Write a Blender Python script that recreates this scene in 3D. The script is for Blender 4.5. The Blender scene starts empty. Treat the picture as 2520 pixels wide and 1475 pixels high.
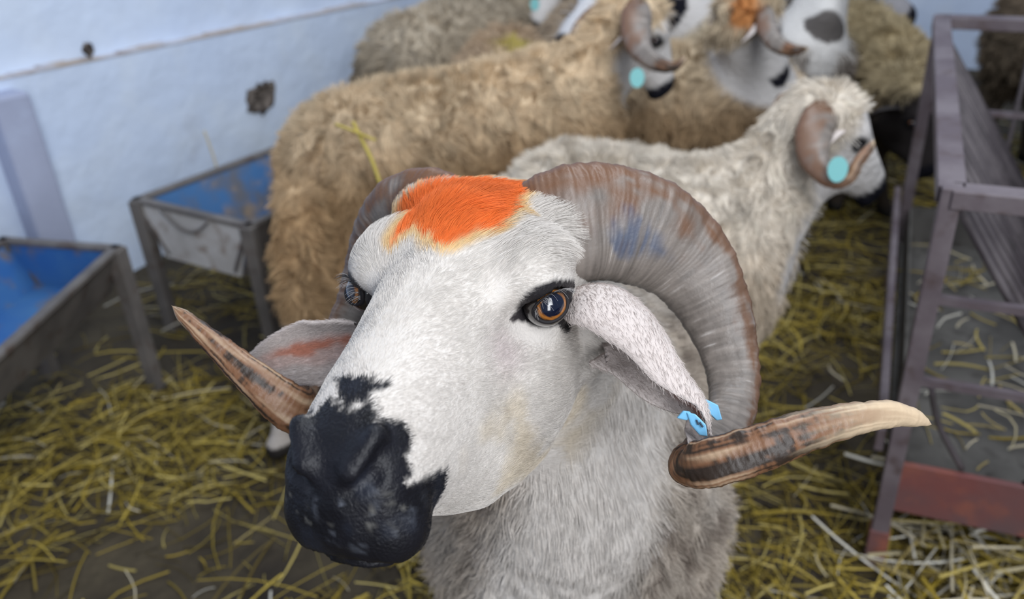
import bpy, math
import numpy as np
from mathutils import Vector, Matrix

# ------------------------------------------------------------------ camera, world, lights, exposure
SC = bpy.context.scene
COL = SC.collection
FPX, PCX, PCY, CAMH = 2200.0, 1260.0, 737.5, 1.35          # focal length in pixels of a 2520 x 1475 frame
_up = -np.array([208.0, -3833.0, -2200.0]); _up /= np.linalg.norm(_up)
_fy = np.array([0, 0, -1.0]); _fy = _fy - _up * _fy.dot(_up); _fy /= np.linalg.norm(_fy)
CM = np.array([np.cross(_fy, _up), _fy, _up])              # camera axes -> world axes
CC = np.array([0.0, 0.0, CAMH])
cam = bpy.data.cameras.new('camera'); camo = bpy.data.objects.new('camera', cam); COL.objects.link(camo)
m4 = np.eye(4); m4[:3, :3] = CM; m4[:3, 3] = CC
camo.matrix_world = Matrix(m4.tolist())
cam.sensor_width = 23.5; cam.sensor_fit = 'HORIZONTAL'; cam.lens = FPX / 2520.0 * 23.5
cam.clip_start = 0.02; cam.clip_end = 60
cam.dof.use_dof = True; cam.dof.focus_distance = 0.655; cam.dof.aperture_fstop = 3.3
SC.camera = camo

SC.view_settings.view_transform = 'Standard'; SC.view_settings.look = 'None'
SC.view_settings.gamma = 1.0; SC.view_settings.use_curve_mapping = False
SC.view_settings.exposure = 0.0
W = bpy.data.worlds.new('world'); SC.world = W; W.use_nodes = True
W.node_tree.nodes['Background'].inputs[0].default_value = (0.66, 0.78, 1.0, 1)
W.node_tree.nodes['Background'].inputs[1].default_value = 0.25


def area_light(name, loc, target, sx, sy, power, color):
    l = bpy.data.lights.new(name, 'AREA'); l.shape = 'RECTANGLE'; l.size = sx; l.size_y = sy
    l.energy = power; l.color = color
    o = bpy.data.objects.new(name, l); COL.objects.link(o)
    o.location = loc
    o.rotation_euler = (Vector(target) - Vector(loc)).to_track_quat('-Z', 'Y').to_euler()
    return o


area_light('front_fill_light', (0.5, -2.6, 1.5), (0.1, 1.2, 0.7), 0.8, 2.0, 42, (0.95, 0.97, 1.0))  # added fill from behind the camera, brightens chest and throat
area_light('daylight_opening', (0.9, -1.6, 3.0), (0.1, 1.6, 0.5), 1.3, 2.2, 90, (0.93, 0.96, 1.0))
area_light('ceiling_strip_light', (0.5, 1.9, 3.1), (0.4, 2.2, 0.0), 0.5, 3.2, 62, (0.90, 0.95, 1.0))
SC.cycles.max_bounces = 5; SC.cycles.diffuse_bounces = 3; SC.cycles.glossy_bounces = 2
SC.cycles.transparent_max_bounces = 4; SC.cycles.transmission_bounces = 2
SC.cycles.caustics_reflective = False; SC.cycles.caustics_refractive = False
SC.cycles.use_adaptive_sampling = True; SC.cycles.adaptive_threshold = 0.03
SC.cycles.use_denoising = True
RNG = np.random.default_rng(7)


def ray(px, py):
    return CM @ np.array([(px - PCX) / FPX, -(py - PCY) / FPX, -1.0])


def at(px, py, d):                                          # point seen at a pixel, d metres along the optical axis
    return CC + ray(px, py) * d


def ground(px, py, z=0.0):
    r = ray(px, py); return CC + r * (z - CAMH) / r[2]


def proj(P):
    c = (np.asarray(P) - CC) @ CM
    return np.stack([PCX + FPX * c[..., 0] / -c[..., 2], PCY - FPX * c[..., 1] / -c[..., 2], -c[..., 2]], -1)


# ------------------------------------------------------------------ naming helpers
def thing(name, label, cat, loc=(0, 0, 0), group=None):
    o = bpy.data.objects.new(name, None); COL.objects.link(o)
    o.empty_display_size = 0.05; o.location = loc
    o['label'] = label; o['category'] = cat
    if group: o['group'] = group
    return o


def link(name, data, parent=None, label=None):
    o = bpy.data.objects.new(name, data); COL.objects.link(o)
    if parent is not None:
        o.parent = parent
        o.matrix_parent_inverse = Matrix.Translation(-Vector(parent.location))
    if label: o['label'] = label
    return o


def mesh_np(name, V, Fc, mat, parent=None, smooth=True, col=None, label=None):
    me = bpy.data.meshes.new(name)
    V = np.asarray(V, np.float32); Fc = np.asarray(Fc, np.int32)
    k = Fc.shape[1]
    me.vertices.add(len(V)); me.vertices.foreach_set('co', V.ravel())
    me.loops.add(Fc.size); me.loops.foreach_set('vertex_index', Fc.ravel())
    me.polygons.add(len(Fc)); me.polygons.foreach_set('loop_start', np.arange(len(Fc), dtype=np.int32) * k)
    me.polygons.foreach_set('loop_total', np.full(len(Fc), k, np.int32))
    me.update(calc_edges=True); me.validate()
    me.polygons.foreach_set('use_smooth', np.full(len(me.polygons), smooth, bool))
    if col is not None:
        a = me.color_attributes.new('Col', 'FLOAT_COLOR', 'POINT')
        c = np.ones((len(V), 4), np.float32); c[:, :3] = col
        a.data.foreach_set('color', c.ravel())
    me.materials.append(mat)
    return link(name, me, parent, label)


class MB:                                                   # collects polygons of one part
    def __init__(s): s.v = []; s.f = []

    def add(s, V, Fc):
        b = len(s.v); s.v += [tuple(map(float, p)) for p in V]; s.f += [tuple(b + i for i in q) for q in Fc]

    def bar(s, a, b, w, h=None, up=(0, 0, 1), w2=None, h2=None):
        a = np.array(a, float); b = np.array(b, float); h = w if h is None else h
        w2 = w if w2 is None else w2; h2 = h if h2 is None else h2
        t = b - a; t /= np.linalg.norm(t); u = np.array(up, float)
        if abs(t @ u) > 0.95: u = np.array([0.3, 1, 0.0])
        x = np.cross(t, u); x /= np.linalg.norm(x); y = np.cross(x, t)
        V = [a + x * sx * w / 2 + y * sy * h / 2 for sx, sy in ((-1, -1), (1, -1), (1, 1), (-1, 1))]
        V += [b + x * sx * w2 / 2 + y * sy * h2 / 2 for sx, sy in ((-1, -1), (1, -1), (1, 1), (-1, 1))]
        s.add(V, [(3, 2, 1, 0), (4, 5, 6, 7), (0, 1, 5, 4), (1, 2, 6, 5), (2, 3, 7, 6), (3, 0, 4, 7)])

    def tube(s, pts, r, n=10):
        V, Q = tube_np(pts, r, n); s.add(V, Q)

    def slab(s, quad, n, th):                               # a plate of thickness th behind a quad
        q = [np.array(p, float) for p in quad]; n = np.array(n, float) * th
        V = q + [p + n for p in q]
        s.add(V, [(0, 1, 2, 3), (7, 6, 5, 4), (0, 4, 5, 1), (1, 5, 6, 2), (2, 6, 7, 3), (3, 7, 4, 0)])

    def build(s, name, mat, parent=None, bevel=0.0, smooth=False, label=None):
        me = bpy.data.meshes.new(name); me.from_pydata(s.v, [], s.f); me.update()
        me.materials.append(mat)
        if smooth: me.polygons.foreach_set('use_smooth', np.ones(len(me.polygons), bool))
        o = link(name, me, parent, label)
        if bevel:
            b = o.modifiers.new('bevel', 'BEVEL'); b.width = bevel; b.segments = 2
        return o


def catmull(P, n):
    P = np.asarray(P, float); t = np.linspace(0, len(P) - 1, n)
    i = np.clip(t.astype(int), 0, len(P) - 2); u = (t - i)[:, None]
    g = lambda k: P[np.clip(i + k, 0, len(P) - 1)]
    a, b, c, d = g(-1), g(0), g(1), g(2)
    return 0.5 * (2 * b + (c - a) * u + (2 * a - 5 * b + 4 * c - d) * u ** 2 + (3 * b - a - 3 * c + d) * u ** 3)


def unit(v):
    v = np.asarray(v, float); return v / (np.linalg.norm(v, axis=-1, keepdims=True) + 1e-12)


def tube_np(pts, r, n=10):
    P = np.asarray(pts, float); m = len(P); r = np.broadcast_to(r, (m,))
    T = unit(np.gradient(P, axis=0)); u = np.array([0, 0, 1.0])
    if abs(T[0] @ u) > 0.9: u = np.array([1.0, 0, 0])
    V = []
    for i in range(m):
        u = unit(u - T[i] * (u @ T[i])); w = np.cross(T[i], u)
        a = np.linspace(0, 2 * np.pi, n, endpoint=False)
        V.append(P[i] + r[i] * (np.cos(a)[:, None] * u + np.sin(a)[:, None] * w))
    V = np.concatenate(V); Q = []
    for i in range(m - 1):
        for j in range(n):
            k = (j + 1) % n; Q.append((i * n + j, i * n + k, (i + 1) * n + k, (i + 1) * n + j))
    V = np.concatenate([V, P[:1], P[-1:]]); a, b = m * n, m * n + 1
    for j in range(n):
        k = (j + 1) % n; Q.append((a, k, j)); Q.append((b, (m - 1) * n + j, (m - 1) * n + k))
    return V, Q


# ------------------------------------------------------------------ numpy noise and implicit surfaces
def _hash(i, j, k, s):
    n = (i.astype(np.int64) * 73856093) ^ (j.astype(np.int64) * 19349663) ^ (k.astype(np.int64) * 83492791) ^ (s * 2654435)
    n = (n ^ (n >> 13)) * 1274126177 & 0x7fffffff
    n = (n ^ (n >> 16)) & 0xffff
    return n.astype(np.float32) / 65535.0


def noise(P, f, s=1):                                       # value noise, -1 .. 1
    Q = np.asarray(P, np.float64) * f + 1000.0
    I = np.floor(Q).astype(np.int64); U = (Q - I); U = U * U * (3 - 2 * U)
    o = 0
    for a in (0, 1):
        for b in (0, 1):
            for c in (0, 1):
                w = (U[..., 0] if a else 1 - U[..., 0]) * (U[..., 1] if b else 1 - U[..., 1]) * (U[..., 2] if c else 1 - U[..., 2])
                o = o + w * _hash(I[..., 0] + a, I[..., 1] + b, I[..., 2] + c, s)
    return o * 2 - 1


def fbm(P, f, s=1, o=3):
    return sum(noise(P, f * 2 ** k, s + 17 * k) * 0.5 ** k for k in range(o)) / 1.6


def cap(P, a, b, ra, rb, sz=1.0):
    a = np.asarray(a, float); b = np.asarray(b, float); ab = b - a
    t = np.clip(((P - a) @ ab) / (ab @ ab), 0, 1)
    D = P - (a + t[..., None] * ab)
    if sz != 1.0: D = D * np.array([1, 1, 1 / sz])
    return np.linalg.norm(D, axis=-1) - (ra + (rb - ra) * t)


def ell(P, c, r):
    q = P - np.asarray(c, float); r = np.asarray(r, float)
    k0 = np.linalg.norm(q / r, axis=-1); k1 = np.linalg.norm(q / r ** 2, axis=-1) + 1e-9
    return k0 * (k0 - 1) / k1


def smin(a, b, k):
    h = np.clip(0.5 + 0.5 * (b - a) / k, 0, 1); return b + (a - b) * h - k * h * (1 - h)


def smax(a, b, k): return -smin(-a, -b, k)


def sm(x, a, b):
    t = np.clip((x - a) / (b - a), 0, 1); return t * t * (3 - 2 * t)


def surface_nets(f, lo, hi, h, B=12):
    lo = np.array(lo, float); hi = np.array(hi, float)
    nb = np.ceil((hi - lo) / (h * B)).astype(int)
    G = np.stack(np.meshgrid(*[np.arange(n) for n in nb], indexing='ij'), -1).reshape(-1, 3)
    cen = lo + (G + 0.5) * h * B
    G = G[np.abs(f(cen)) < h * B * 1.25 + 0.012]
    loc = np.stack(np.meshgrid(*[np.arange(B + 1)] * 3, indexing='ij'), -1)
    dim = nb * B + 2; keys = []; pos = []; ek = []
    ax = [(np.array(d), np.array(e), np.array(g)) for d, e, g in (((1, 0, 0), (0, 1, 0), (0, 0, 1)), ((0, 1, 0), (0, 0, 1), (1, 0, 0)), ((0, 0, 1), (1, 0, 0), (0, 1, 0)))]
    corners = [(a, b, c) for a in (0, 1) for b in (0, 1) for c in (0, 1)]
    edges = [(c, tuple(np.add(c, d))) for c in corners for d in ((1, 0, 0), (0, 1, 0), (0, 0, 1)) if max(np.add(c, d)) < 2]
    for s in range(0, len(G), 120):
        g = G[s:s + 120]
        I = g[:, None, None, None] * B + loc                # global point index
        D = f(lo + I * h)
        S = D < 0
        cs = {c: S[:, c[0]:B + c[0], c[1]:B + c[1], c[2]:B + c[2]] for c in corners}
        cnt = sum(v.astype(np.int8) for v in cs.values())
        act = np.argwhere((cnt > 0) & (cnt < 8))
        if not len(act): continue
        n, x, y, z = act.T
        acc = np.zeros((len(act), 3)); num = np.zeros(len(act))
        for c0, c1 in edges:
            d0 = D[n, x + c0[0], y + c0[1], z + c0[2]]; d1 = D[n, x + c1[0], y + c1[1], z + c1[2]]
            mk = (d0 < 0) != (d1 < 0)
            t = np.where(mk, d0 / (d0 - d1 + 1e-20), 0)
            p = np.array(c0) + t[:, None] * (np.array(c1) - np.array(c0))
            acc += p * mk[:, None]; num += mk
        gi = g[n] * B + act[:, 1:]
        keys.append((gi[:, 0] * dim[1] + gi[:, 1]) * dim[2] + gi[:, 2])
        pos.append(lo + (gi + acc / num[:, None]) * h)
        for d, e, q in ax:                                  # grid edges along d that cross
            A = S[:, :B, :B, :B]; Bb = S[:, d[0]:B + d[0], d[1]:B + d[1], d[2]:B + d[2]]
            w = np.argwhere(A != Bb)
            if len(w):
                flip = A[tuple(w.T)]
                gg = g[w[:, 0]] * B + w[:, 1:]
                ek.append((gg, np.broadcast_to(e, gg.shape), np.broadcast_to(q, gg.shape), flip))
    keys = np.concatenate(keys); pos = np.concatenate(pos)
    keys, ui = np.unique(keys, return_index=True); pos = pos[ui]
    gg, e, q, fl = [np.concatenate([r[i] for r in ek]) for i in range(4)]
    K = lambda a: (a[:, 0] * dim[1] + a[:, 1]) * dim[2] + a[:, 2]
    quad = np.stack([K(gg), K(gg - e), K(gg - e - q), K(gg - q)], 1)
    ok = (gg - e >= 0).all(1) & (gg - q >= 0).all(1)
    idx = np.clip(np.searchsorted(keys, quad), 0, len(keys) - 1)
    ok &= (keys[idx] == quad).all(1)
    idx = idx[ok]; fl = fl[ok]
    idx[~fl] = idx[~fl][:, ::-1]
    return pos, idx


def vnormals(V, Q):
    n = np.cross(V[Q[:, 2]] - V[Q[:, 0]], V[Q[:, 3 if Q.shape[1] > 3 else 1]] - V[Q[:, 1]])
    if Q.shape[1] == 3: n = np.cross(V[Q[:, 1]] - V[Q[:, 0]], V[Q[:, 2]] - V[Q[:, 0]])
    N = np.zeros_like(V)
    for k in range(Q.shape[1]): np.add.at(N, Q[:, k], n)
    return unit(N)


def scatter(V, N, Q, C, count, weight=None, rng=RNG):
    a = np.linalg.norm(np.cross(V[Q[:, 1]] - V[Q[:, 0]], V[Q[:, 3]] - V[Q[:, 0]]), axis=1)
    if weight is not None: a = a * weight[Q].mean(1)
    i = rng.choice(len(Q), count, p=a / a.sum())
    u, v = rng.random((2, count, 1))
    w = np.stack([(1 - u) * (1 - v), u * (1 - v), u * v, (1 - u) * v], 1)[..., 0]
    mix = lambda X: np.einsum('nk,nkd->nd', w, X[Q[i]])
    return mix(V), unit(mix(N)), mix(C)


def strands(name, P, radius, color, mat, parent, tip=0.25):
    """P: (count, points, 3) world positions -> one hair-curves part"""
    n, k = P.shape[:2]
    hc = bpy.data.hair_curves.new(name); hc.add_curves([k] * n)
    hc.attributes['position'].data.foreach_set('vector', P.astype(np.float32).ravel())
    at_ = hc.attributes.new('radius', 'FLOAT', 'POINT')
    r = np.broadcast_to(np.asarray(radius).reshape(-1, 1), (n, 1)) * np.linspace(1, tip, k)[None]
    at_.data.foreach_set('value', r.astype(np.float32).ravel())
    ca = hc.attributes.new('Col', 'FLOAT_COLOR', 'POINT')
    c = np.ones((n, k, 4), np.float32); c[..., :3] = color[:, None] if color.ndim == 2 else color
    ca.data.foreach_set('color', c.ravel())
    hc.materials.append(mat)
    return link(name, hc, parent)


# ------------------------------------------------------------------ materials
def mat(name, color, rough=0.8, spec=0.3, build=None, metallic=0.0):
    m = bpy.data.materials.new(name); m.use_nodes = True
    nt = m.node_tree; b = nt.nodes['Principled BSDF']
    b.inputs['Base Color'].default_value = (*color, 1); b.inputs['Roughness'].default_value = rough
    b.inputs['Specular IOR Level'].default_value = spec; b.inputs['Metallic'].default_value = metallic
    if build: build(nt, b)
    return m


def N(nt, t, **kw):
    n = nt.nodes.new(t)
    for k, v in kw.items():
        if k.startswith('i_'): n.inputs[k[2:].replace('_', ' ')].default_value = v
        else: setattr(n, k, v)
    return n


def noise_mix(nt, src, c2, scale, lo, hi, detail=5, coord=None, fac=1.0, mode='MIX', vec=None):
    """mix src (socket or colour) with colour c2 by thresholded noise in object space"""
    tc = N(nt, 'ShaderNodeTexCoord'); no = N(nt, 'ShaderNodeTexNoise'); no.inputs['Scale'].default_value = scale
    no.inputs['Detail'].default_value = detail
    s = tc.outputs['Object']
    if vec:
        mp = N(nt, 'ShaderNodeMapping'); mp.inputs['Scale'].default_value = vec[0]; mp.inputs['Rotation'].default_value = vec[1]
        nt.links.new(s, mp.inputs[0]); s = mp.outputs[0]
    nt.links.new(s, no.inputs['Vector'])
    mr = N(nt, 'ShaderNodeMapRange'); mr.inputs['From Min'].default_value = lo; mr.inputs['From Max'].default_value = hi
    mr.inputs['To Max'].default_value = fac
    nt.links.new(no.outputs['Fac'], mr.inputs['Value'])
    mx = N(nt, 'ShaderNodeMix', data_type='RGBA', blend_type=mode)
    nt.links.new(mr.outputs[0], mx.inputs[0])
    if hasattr(src, 'is_output'): nt.links.new(src, mx.inputs[6])
    else: mx.inputs[6].default_value = (*src, 1)
    mx.inputs[7].default_value = (*c2, 1)
    return mx.outputs[2]


def bump(nt, b, scale, strength, dist=0.01, detail=6, vec=None):
    tc = N(nt, 'ShaderNodeTexCoord'); no = N(nt, 'ShaderNodeTexNoise'); no.inputs['Scale'].default_value = scale
    no.inputs['Detail'].default_value = detail
    s = tc.outputs['Object']
    if vec:
        mp = N(nt, 'ShaderNodeMapping'); mp.inputs['Scale'].default_value = vec
        nt.links.new(s, mp.inputs[0]); s = mp.outputs[0]
    nt.links.new(s, no.inputs['Vector'])
    bp = N(nt, 'ShaderNodeBump'); bp.inputs['Strength'].default_value = strength; bp.inputs['Distance'].default_value = dist
    nt.links.new(no.outputs['Fac'], bp.inputs['Height']); nt.links.new(bp.outputs[0], b.inputs['Normal'])


def attr_mat(name, rough=0.85, spec=0.15, bump_=None, coat=0.0, naked=False):
    def bld(nt, b):
        a = N(nt, 'ShaderNodeAttribute', attribute_name='Col')
        nt.links.new(a.outputs['Color'], b.inputs['Base Color'])
        if bump_: bump(nt, b, *bump_)
        if naked:                                            # bare dark skin is glossier than white hair
            bw = N(nt, 'ShaderNodeRGBToBW'); nt.links.new(a.outputs['Color'], bw.inputs[0])
            mr = N(nt, 'ShaderNodeMapRange'); mr.inputs['From Min'].default_value = .02; mr.inputs['From Max'].default_value = .10
            mr.inputs['To Min'].default_value = .40; mr.inputs['To Max'].default_value = rough
            nt.links.new(bw.outputs[0], mr.inputs['Value']); nt.links.new(mr.outputs[0], b.inputs['Roughness'])
        b.inputs['Coat Weight'].default_value = coat; b.inputs['Coat Roughness'].default_value = 0.03
    return mat(name, (1, 1, 1), rough, spec, bld)


M_SKIN = attr_mat('short_coat_skin', 0.8, 0.32, (420, 0.5, 0.002), naked=True)
M_WOOLSKIN = attr_mat('wool_mass', 0.95, 0.05, (90, 0.8, 0.01))
M_FUR = attr_mat('short_fur', 0.55, 0.25)
M_WOOL = attr_mat('wool_strands', 0.9, 0.08)
M_EYE = attr_mat('wet_eye', 0.12, 0.6, None, coat=1.0)
M_STRAW = attr_mat('straw', 0.6, 0.3)
M_HORN = attr_mat('horn', 0.42, 0.4, (260, 0.25, 0.002))
M_TAG = mat('blue_plastic', (0.20, 0.52, 0.80), 0.35, 0.4)
M_TAG2 = mat('teal_plastic', (0.19, 0.48, 0.48), 0.45, 0.35)
M_PRINT = mat('dark_print', (0.03, 0.05, 0.08), 0.6)


def _wall(nt, b):
    c = noise_mix(nt, (0.67, 0.765, 0.93), (0.60, 0.70, 0.89), 1.6, 0.35, 0.65)
    c = noise_mix(nt, c, (0.70, 0.78, 0.90), 5.0, 0.5, 0.72, fac=0.7)
    c = noise_mix(nt, c, (0.40, 0.40, 0.43), 3.2, 0.66, 0.80, fac=0.5)
    nt.links.new(c, b.inputs['Base Color']); bump(nt, b, 9, 0.5, 0.02)


def _floor(nt, b):
    c = noise_mix(nt, (0.042, 0.033, 0.022), (0.075, 0.060, 0.038), 7, 0.35, 0.65)
    c = noise_mix(nt, c, (0.022, 0.017, 0.014), 3, 0.5, 0.7)
    nt.links.new(c, b.inputs['Base Color']); bump(nt, b, 14, 0.8, 0.03)


def _metal(c0, c1, c2, sc=9):
    def bld(nt, b):
        c = noise_mix(nt, c0, c1, sc, 0.42, 0.62)
        c = noise_mix(nt, c, c2, sc * 2.7, 0.55, 0.72, fac=0.8)
        nt.links.new(c, b.inputs['Base Color']); bump(nt, b, 60, 0.3, 0.003)
    return bld


M_WALL = mat('whitewash', (0.6, 0.7, 0.85), 0.95, 0.05, _wall)
M_FLOOR = mat('trodden_floor', (0.08, 0.06, 0.04), 0.85, 0.25, _floor)
M_DUST = mat('dusty_ledge', (0.5, 0.42, 0.36), 0.95, 0.1, _metal((0.50, 0.43, 0.38), (0.60, 0.62, 0.70), (0.35, 0.26, 0.2), 5))
M_PILL = mat('grey_lime_wash', (0.4, 0.42, 0.55), 0.95, 0.05, _metal((0.36, 0.39, 0.52), (0.43, 0.47, 0.62), (0.52, 0.60, 0.78), 2))
M_HOLE = mat('broken_plaster', (0.1, 0.09, 0.08), 0.95, 0.05, _metal((0.06, 0.05, 0.045), (0.20, 0.17, 0.15), (0.02, 0.02, 0.02), 30))
M_IRON = mat('painted_iron', (0.1, 0.08, 0.09), 0.55, 0.4, _metal((0.105, 0.082, 0.092), (0.16, 0.135, 0.145), (0.07, 0.045, 0.042)))
M_SLAT = mat('dark_rods', (0.05, 0.04, 0.05), 0.55, 0.4, _metal((0.055, 0.045, 0.050), (0.10, 0.085, 0.09), (0.035, 0.03, 0.03)))
M_RED = mat('red_primer', (0.2, 0.07, 0.06), 0.6, 0.3, _metal((0.17, 0.060, 0.055), (0.115, 0.070, 0.072), (0.26, 0.085, 0.055), 5))
M_GALV = mat('worn_galvanised', (0.2, 0.2, 0.2), 0.6, 0.4, _metal((0.15, 0.135, 0.125), (0.10, 0.09, 0.085), (0.075, 0.048, 0.036)))
M_PANEL = mat('pale_sheet', (0.35, 0.34, 0.33), 0.7, 0.2, _metal((0.52, 0.50, 0.49), (0.42, 0.40, 0.385), (0.24, 0.18, 0.14)))
M_BLUE = mat('blue_trough_paint', (0.03, 0.12, 0.35), 0.55, 0.3, _metal((0.035, 0.13, 0.36), (0.06, 0.17, 0.36), (0.17, 0.14, 0.12), 6))
M_BLUEW = mat('blue_trough_paint_worn', (0.1, 0.2, 0.4), 0.6, 0.3, _metal((0.05, 0.14, 0.31), (0.13, 0.115, 0.10), (0.27, 0.20, 0.14), 7))
M_CONC = mat('grey_concrete', (0.2, 0.2, 0.2), 0.9, 0.1, _metal((0.085, 0.08, 0.075), (0.125, 0.118, 0.11), (0.05, 0.045, 0.042)))

# ------------------------------------------------------------------ the building
WD = unit(np.array([0.527, 0.85, 0.0])); WN = np.array([WD[1], -WD[0], 0.0])     # along the left wall, out of it
W0 = np.array([-1.36, 2.55, 0.0])


def wp(s, z, out=0.0): return W0 + WD * s + WN * out + np.array([0, 0, z])


def on_wall(px, py, out=0.0):
    r = ray(px, py); t = ((W0 + WN * out - CC) @ WN) / (r @ WN); p = CC + r * t
    return (p - W0) @ WD, p[2]


def structure(o):
    o['kind'] = 'structure'; return o


def build_shell():
    n = 60
    g = np.stack(np.meshgrid(np.linspace(-3.2, 5.2, n), np.linspace(-2.5, 6.2, n), indexing='ij'), -1).reshape(-1, 2)
    V = np.column_stack([g, np.zeros(len(g))]); V[:, 2] = np.minimum(noise(V, 1.6) * 0.006 - 0.004, 0)
    i = np.arange(n * n).reshape(n, n)
    Q = np.stack([i[:-1, :-1], i[1:, :-1], i[1:, 1:], i[:-1, 1:]], -1).reshape(-1, 4)
    structure(mesh_np('floor', V, Q, M_FLOOR))
    # left wall: thicker below the dusty ledge, thinner above it
    s1, z1 = on_wall(60, 184); s2, z2 = on_wall(900, 12)
    ZL = lambda s: z1 + (z2 - z1) * (s - s1) / (s2 - s1)
    b = MB(); L = 6.0
    b.slab([wp(-4, -0.05), wp(3.62, -0.05), wp(3.62, ZL(3.62)), wp(-4, ZL(-4))], -WN, 0.25)
    b.slab([wp(-4, ZL(-4), -0.045), wp(3.62, ZL(3.62), -0.045), wp(3.62, 3.4, -0.045), wp(-4, 3.4, -0.045)], -WN, 0.2)
    structure(b.build('wall_left', M_WALL))
    b = MB(); k = 40
    for j in range(k + 12):
        a0 = -1.0 + j * 0.09; a1 = a0 + 0.09
        h = 0.006 + 0.004 * math.sin(j * 1.7)
        b.slab([wp(a0, ZL(a0), -0.046), wp(a1, ZL(a1), -0.046), wp(a1, ZL(a1), 0.003), wp(a0, ZL(a0), 0.003)], (0, 0, 1), h)
    structure(b.build('trim_1', M_DUST))
    # pilaster at the far left
    sr = on_wall(130, 400, 0.07)[0]; sl = on_wall(34, 400, 0.07)[0]
    b = MB()
    b.slab([wp(sl, 0, 0.07), wp(sr, 0, 0.07), wp(sr, ZL(sr) - 0.03, 0.07), wp(sl, ZL(sl) - 0.03, 0.07)], -WN, 0.08)
    structure(b.build('wall_pilaster', M_PILL, bevel=0.012))
    # back wall
    B0 = wp(3.6, 0); bd = WN
    b = MB()
    q = lambda u, z: B0 + bd * u + np.array([0, 0, z])
    b.slab([q(-0.3, -0.05), q(4.6, -0.05), q(4.6, 3.4), q(-0.3, 3.4)], WD, 0.2)
    structure(b.build('wall_back', M_WALL))
    b = MB()
    b.slab([q(0, 0.62), q(4.6, 0.62), q(4.6, 0.66), q(0, 0.66)], -WD, 0.05)
    structure(b.build('trim_2', M_WALL, bevel=0.01))


def patch_on_wall(name, label, cat, px, py, rx, rz, m, deep=0.02, seed=3):
    s, z = on_wall(px, py); c = wp(s, z, 0.001); rng = np.random.default_rng(seed)
    V = [c + WN * 0.001]; n = 26
    for ring in (0.45, 0.8, 1.0):
        for j in range(n):
            a = 2 * np.pi * j / n; w = ring * (1 + 0.22 * noise(np.array([math.cos(a), math.sin(a), seed * 1.7]), 1.9) + 0.08 * rng.normal())
            V.append(c + WD * rx * w * math.cos(a) + np.array([0, 0, rz * w * math.sin(a)]) + WN * (0.004 * rng.random() + (0.010 if ring == 0.8 else 0.0)))
    Fc = [(0, 1 + j, 1 + (j + 1) % n) for j in range(n)]
    for r in (0, 1):
        for j in range(n):
            a, b_ = 1 + r * n + j, 1 + r * n + (j + 1) % n
            Fc += [(a, a + n, b_ + n), (a, b_ + n, b_)]
    o = mesh_np(name, np.array(V), np.array(Fc), m, smooth=False)
    o['label'] = label; o['category'] = cat
    return o


build_shell()
patch_on_wall('wall_hole', 'dark ragged hole broken in the plaster of the pale blue wall', 'hole', 643, 238, 0.078, 0.056, M_HOLE)
patch_on_wall('wall_chip', 'small dark chip in the wall above the dusty ledge line', 'chip', 214, 122, 0.016, 0.024, M_HOLE, seed=5)


# ------------------------------------------------------------------ straw
def straws(name, P, ang, L, wd, color, lift, bend=0.25, rng=RNG, mat_=M_STRAW, sides=4):
    n = len(P); k = 5
    t = np.linspace(-0.5, 0.5, k)
    d = np.stack([np.cos(ang), np.sin(ang), lift], -1); d = unit(d)
    side = unit(np.cross(d, [0, 0, 1.0])); upv = np.cross(side, d)
    bx = rng.normal(0, bend, n) * L; bz = rng.normal(0, bend * 0.35, n) * L
    kink = rng.random(n) < 0.3; kp = rng.uniform(-0.25, 0.25, n); ka = rng.normal(0, 0.6, n) * kink
    A = P[:, None] + d[:, None] * (t[None, :, None] * L[:, None, None])
    A = A + side[:, None] * ((t ** 2)[None, :, None] * bx[:, None, None]) - upv[:, None] * ((t ** 2)[None, :, None] * np.abs(bz)[:, None, None])
    A = A + side[:, None] * (np.maximum(t[None] - kp[:, None], 0) * (ka * L)[:, None])[..., None]
    roll = rng.uniform(0, np.pi, n)[:, None]
    c, s = np.cos(roll), np.sin(roll)
    w1 = side * c + upv * s; w2 = -side * s + upv * c
    a = np.linspace(0, 2 * np.pi, sides, endpoint=False)
    off = (np.cos(a)[None, :, None] * w1[:, None] + 0.45 * np.sin(a)[None, :, None] * w2[:, None]) * wd[:, None, None] * 0.5
    V = (A[:, :, None] + off[:, None]).reshape(-1, 3)
    base = np.arange(n)[:, None, None] * k * sides
    i = np.arange(k - 1)[None, :, None] * sides; j = np.arange(sides)[None, None]
    j2 = (j + 1) % sides
    Q = np.stack([base + i + j, base + i + j2, base + i + sides + j2, base + i + sides + j], -1).reshape(-1, 4)
    if sides == 4:
        e = np.arange(n)[:, None] * k * sides
        Q = np.concatenate([Q, e + np.array([3, 2, 1, 0]), e + (k - 1) * sides + np.array([0, 1, 2, 3])])
    C = np.repeat(color, k * sides, 0)
    return V, Q, C


def straw_color(n, pale, rng=RNG):
    base = np.array([[0.30, 0.215, 0.028], [0.42, 0.315, 0.06], [0.19, 0.138, 0.020], [0.50, 0.40, 0.13], [0.10, 0.070, 0.014]])
    pal = np.array([[0.60, 0.53, 0.38], [0.50, 0.43, 0.26], [0.66, 0.63, 0.55], [0.40, 0.31, 0.12], [0.42, 0.33, 0.10]])
    i = rng.integers(0, 5, n); c = np.where((rng.random(n) < pale)[:, None], pal[i], base[i])
    return c * rng.uniform(0.7, 1.25, (n, 1))


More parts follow.
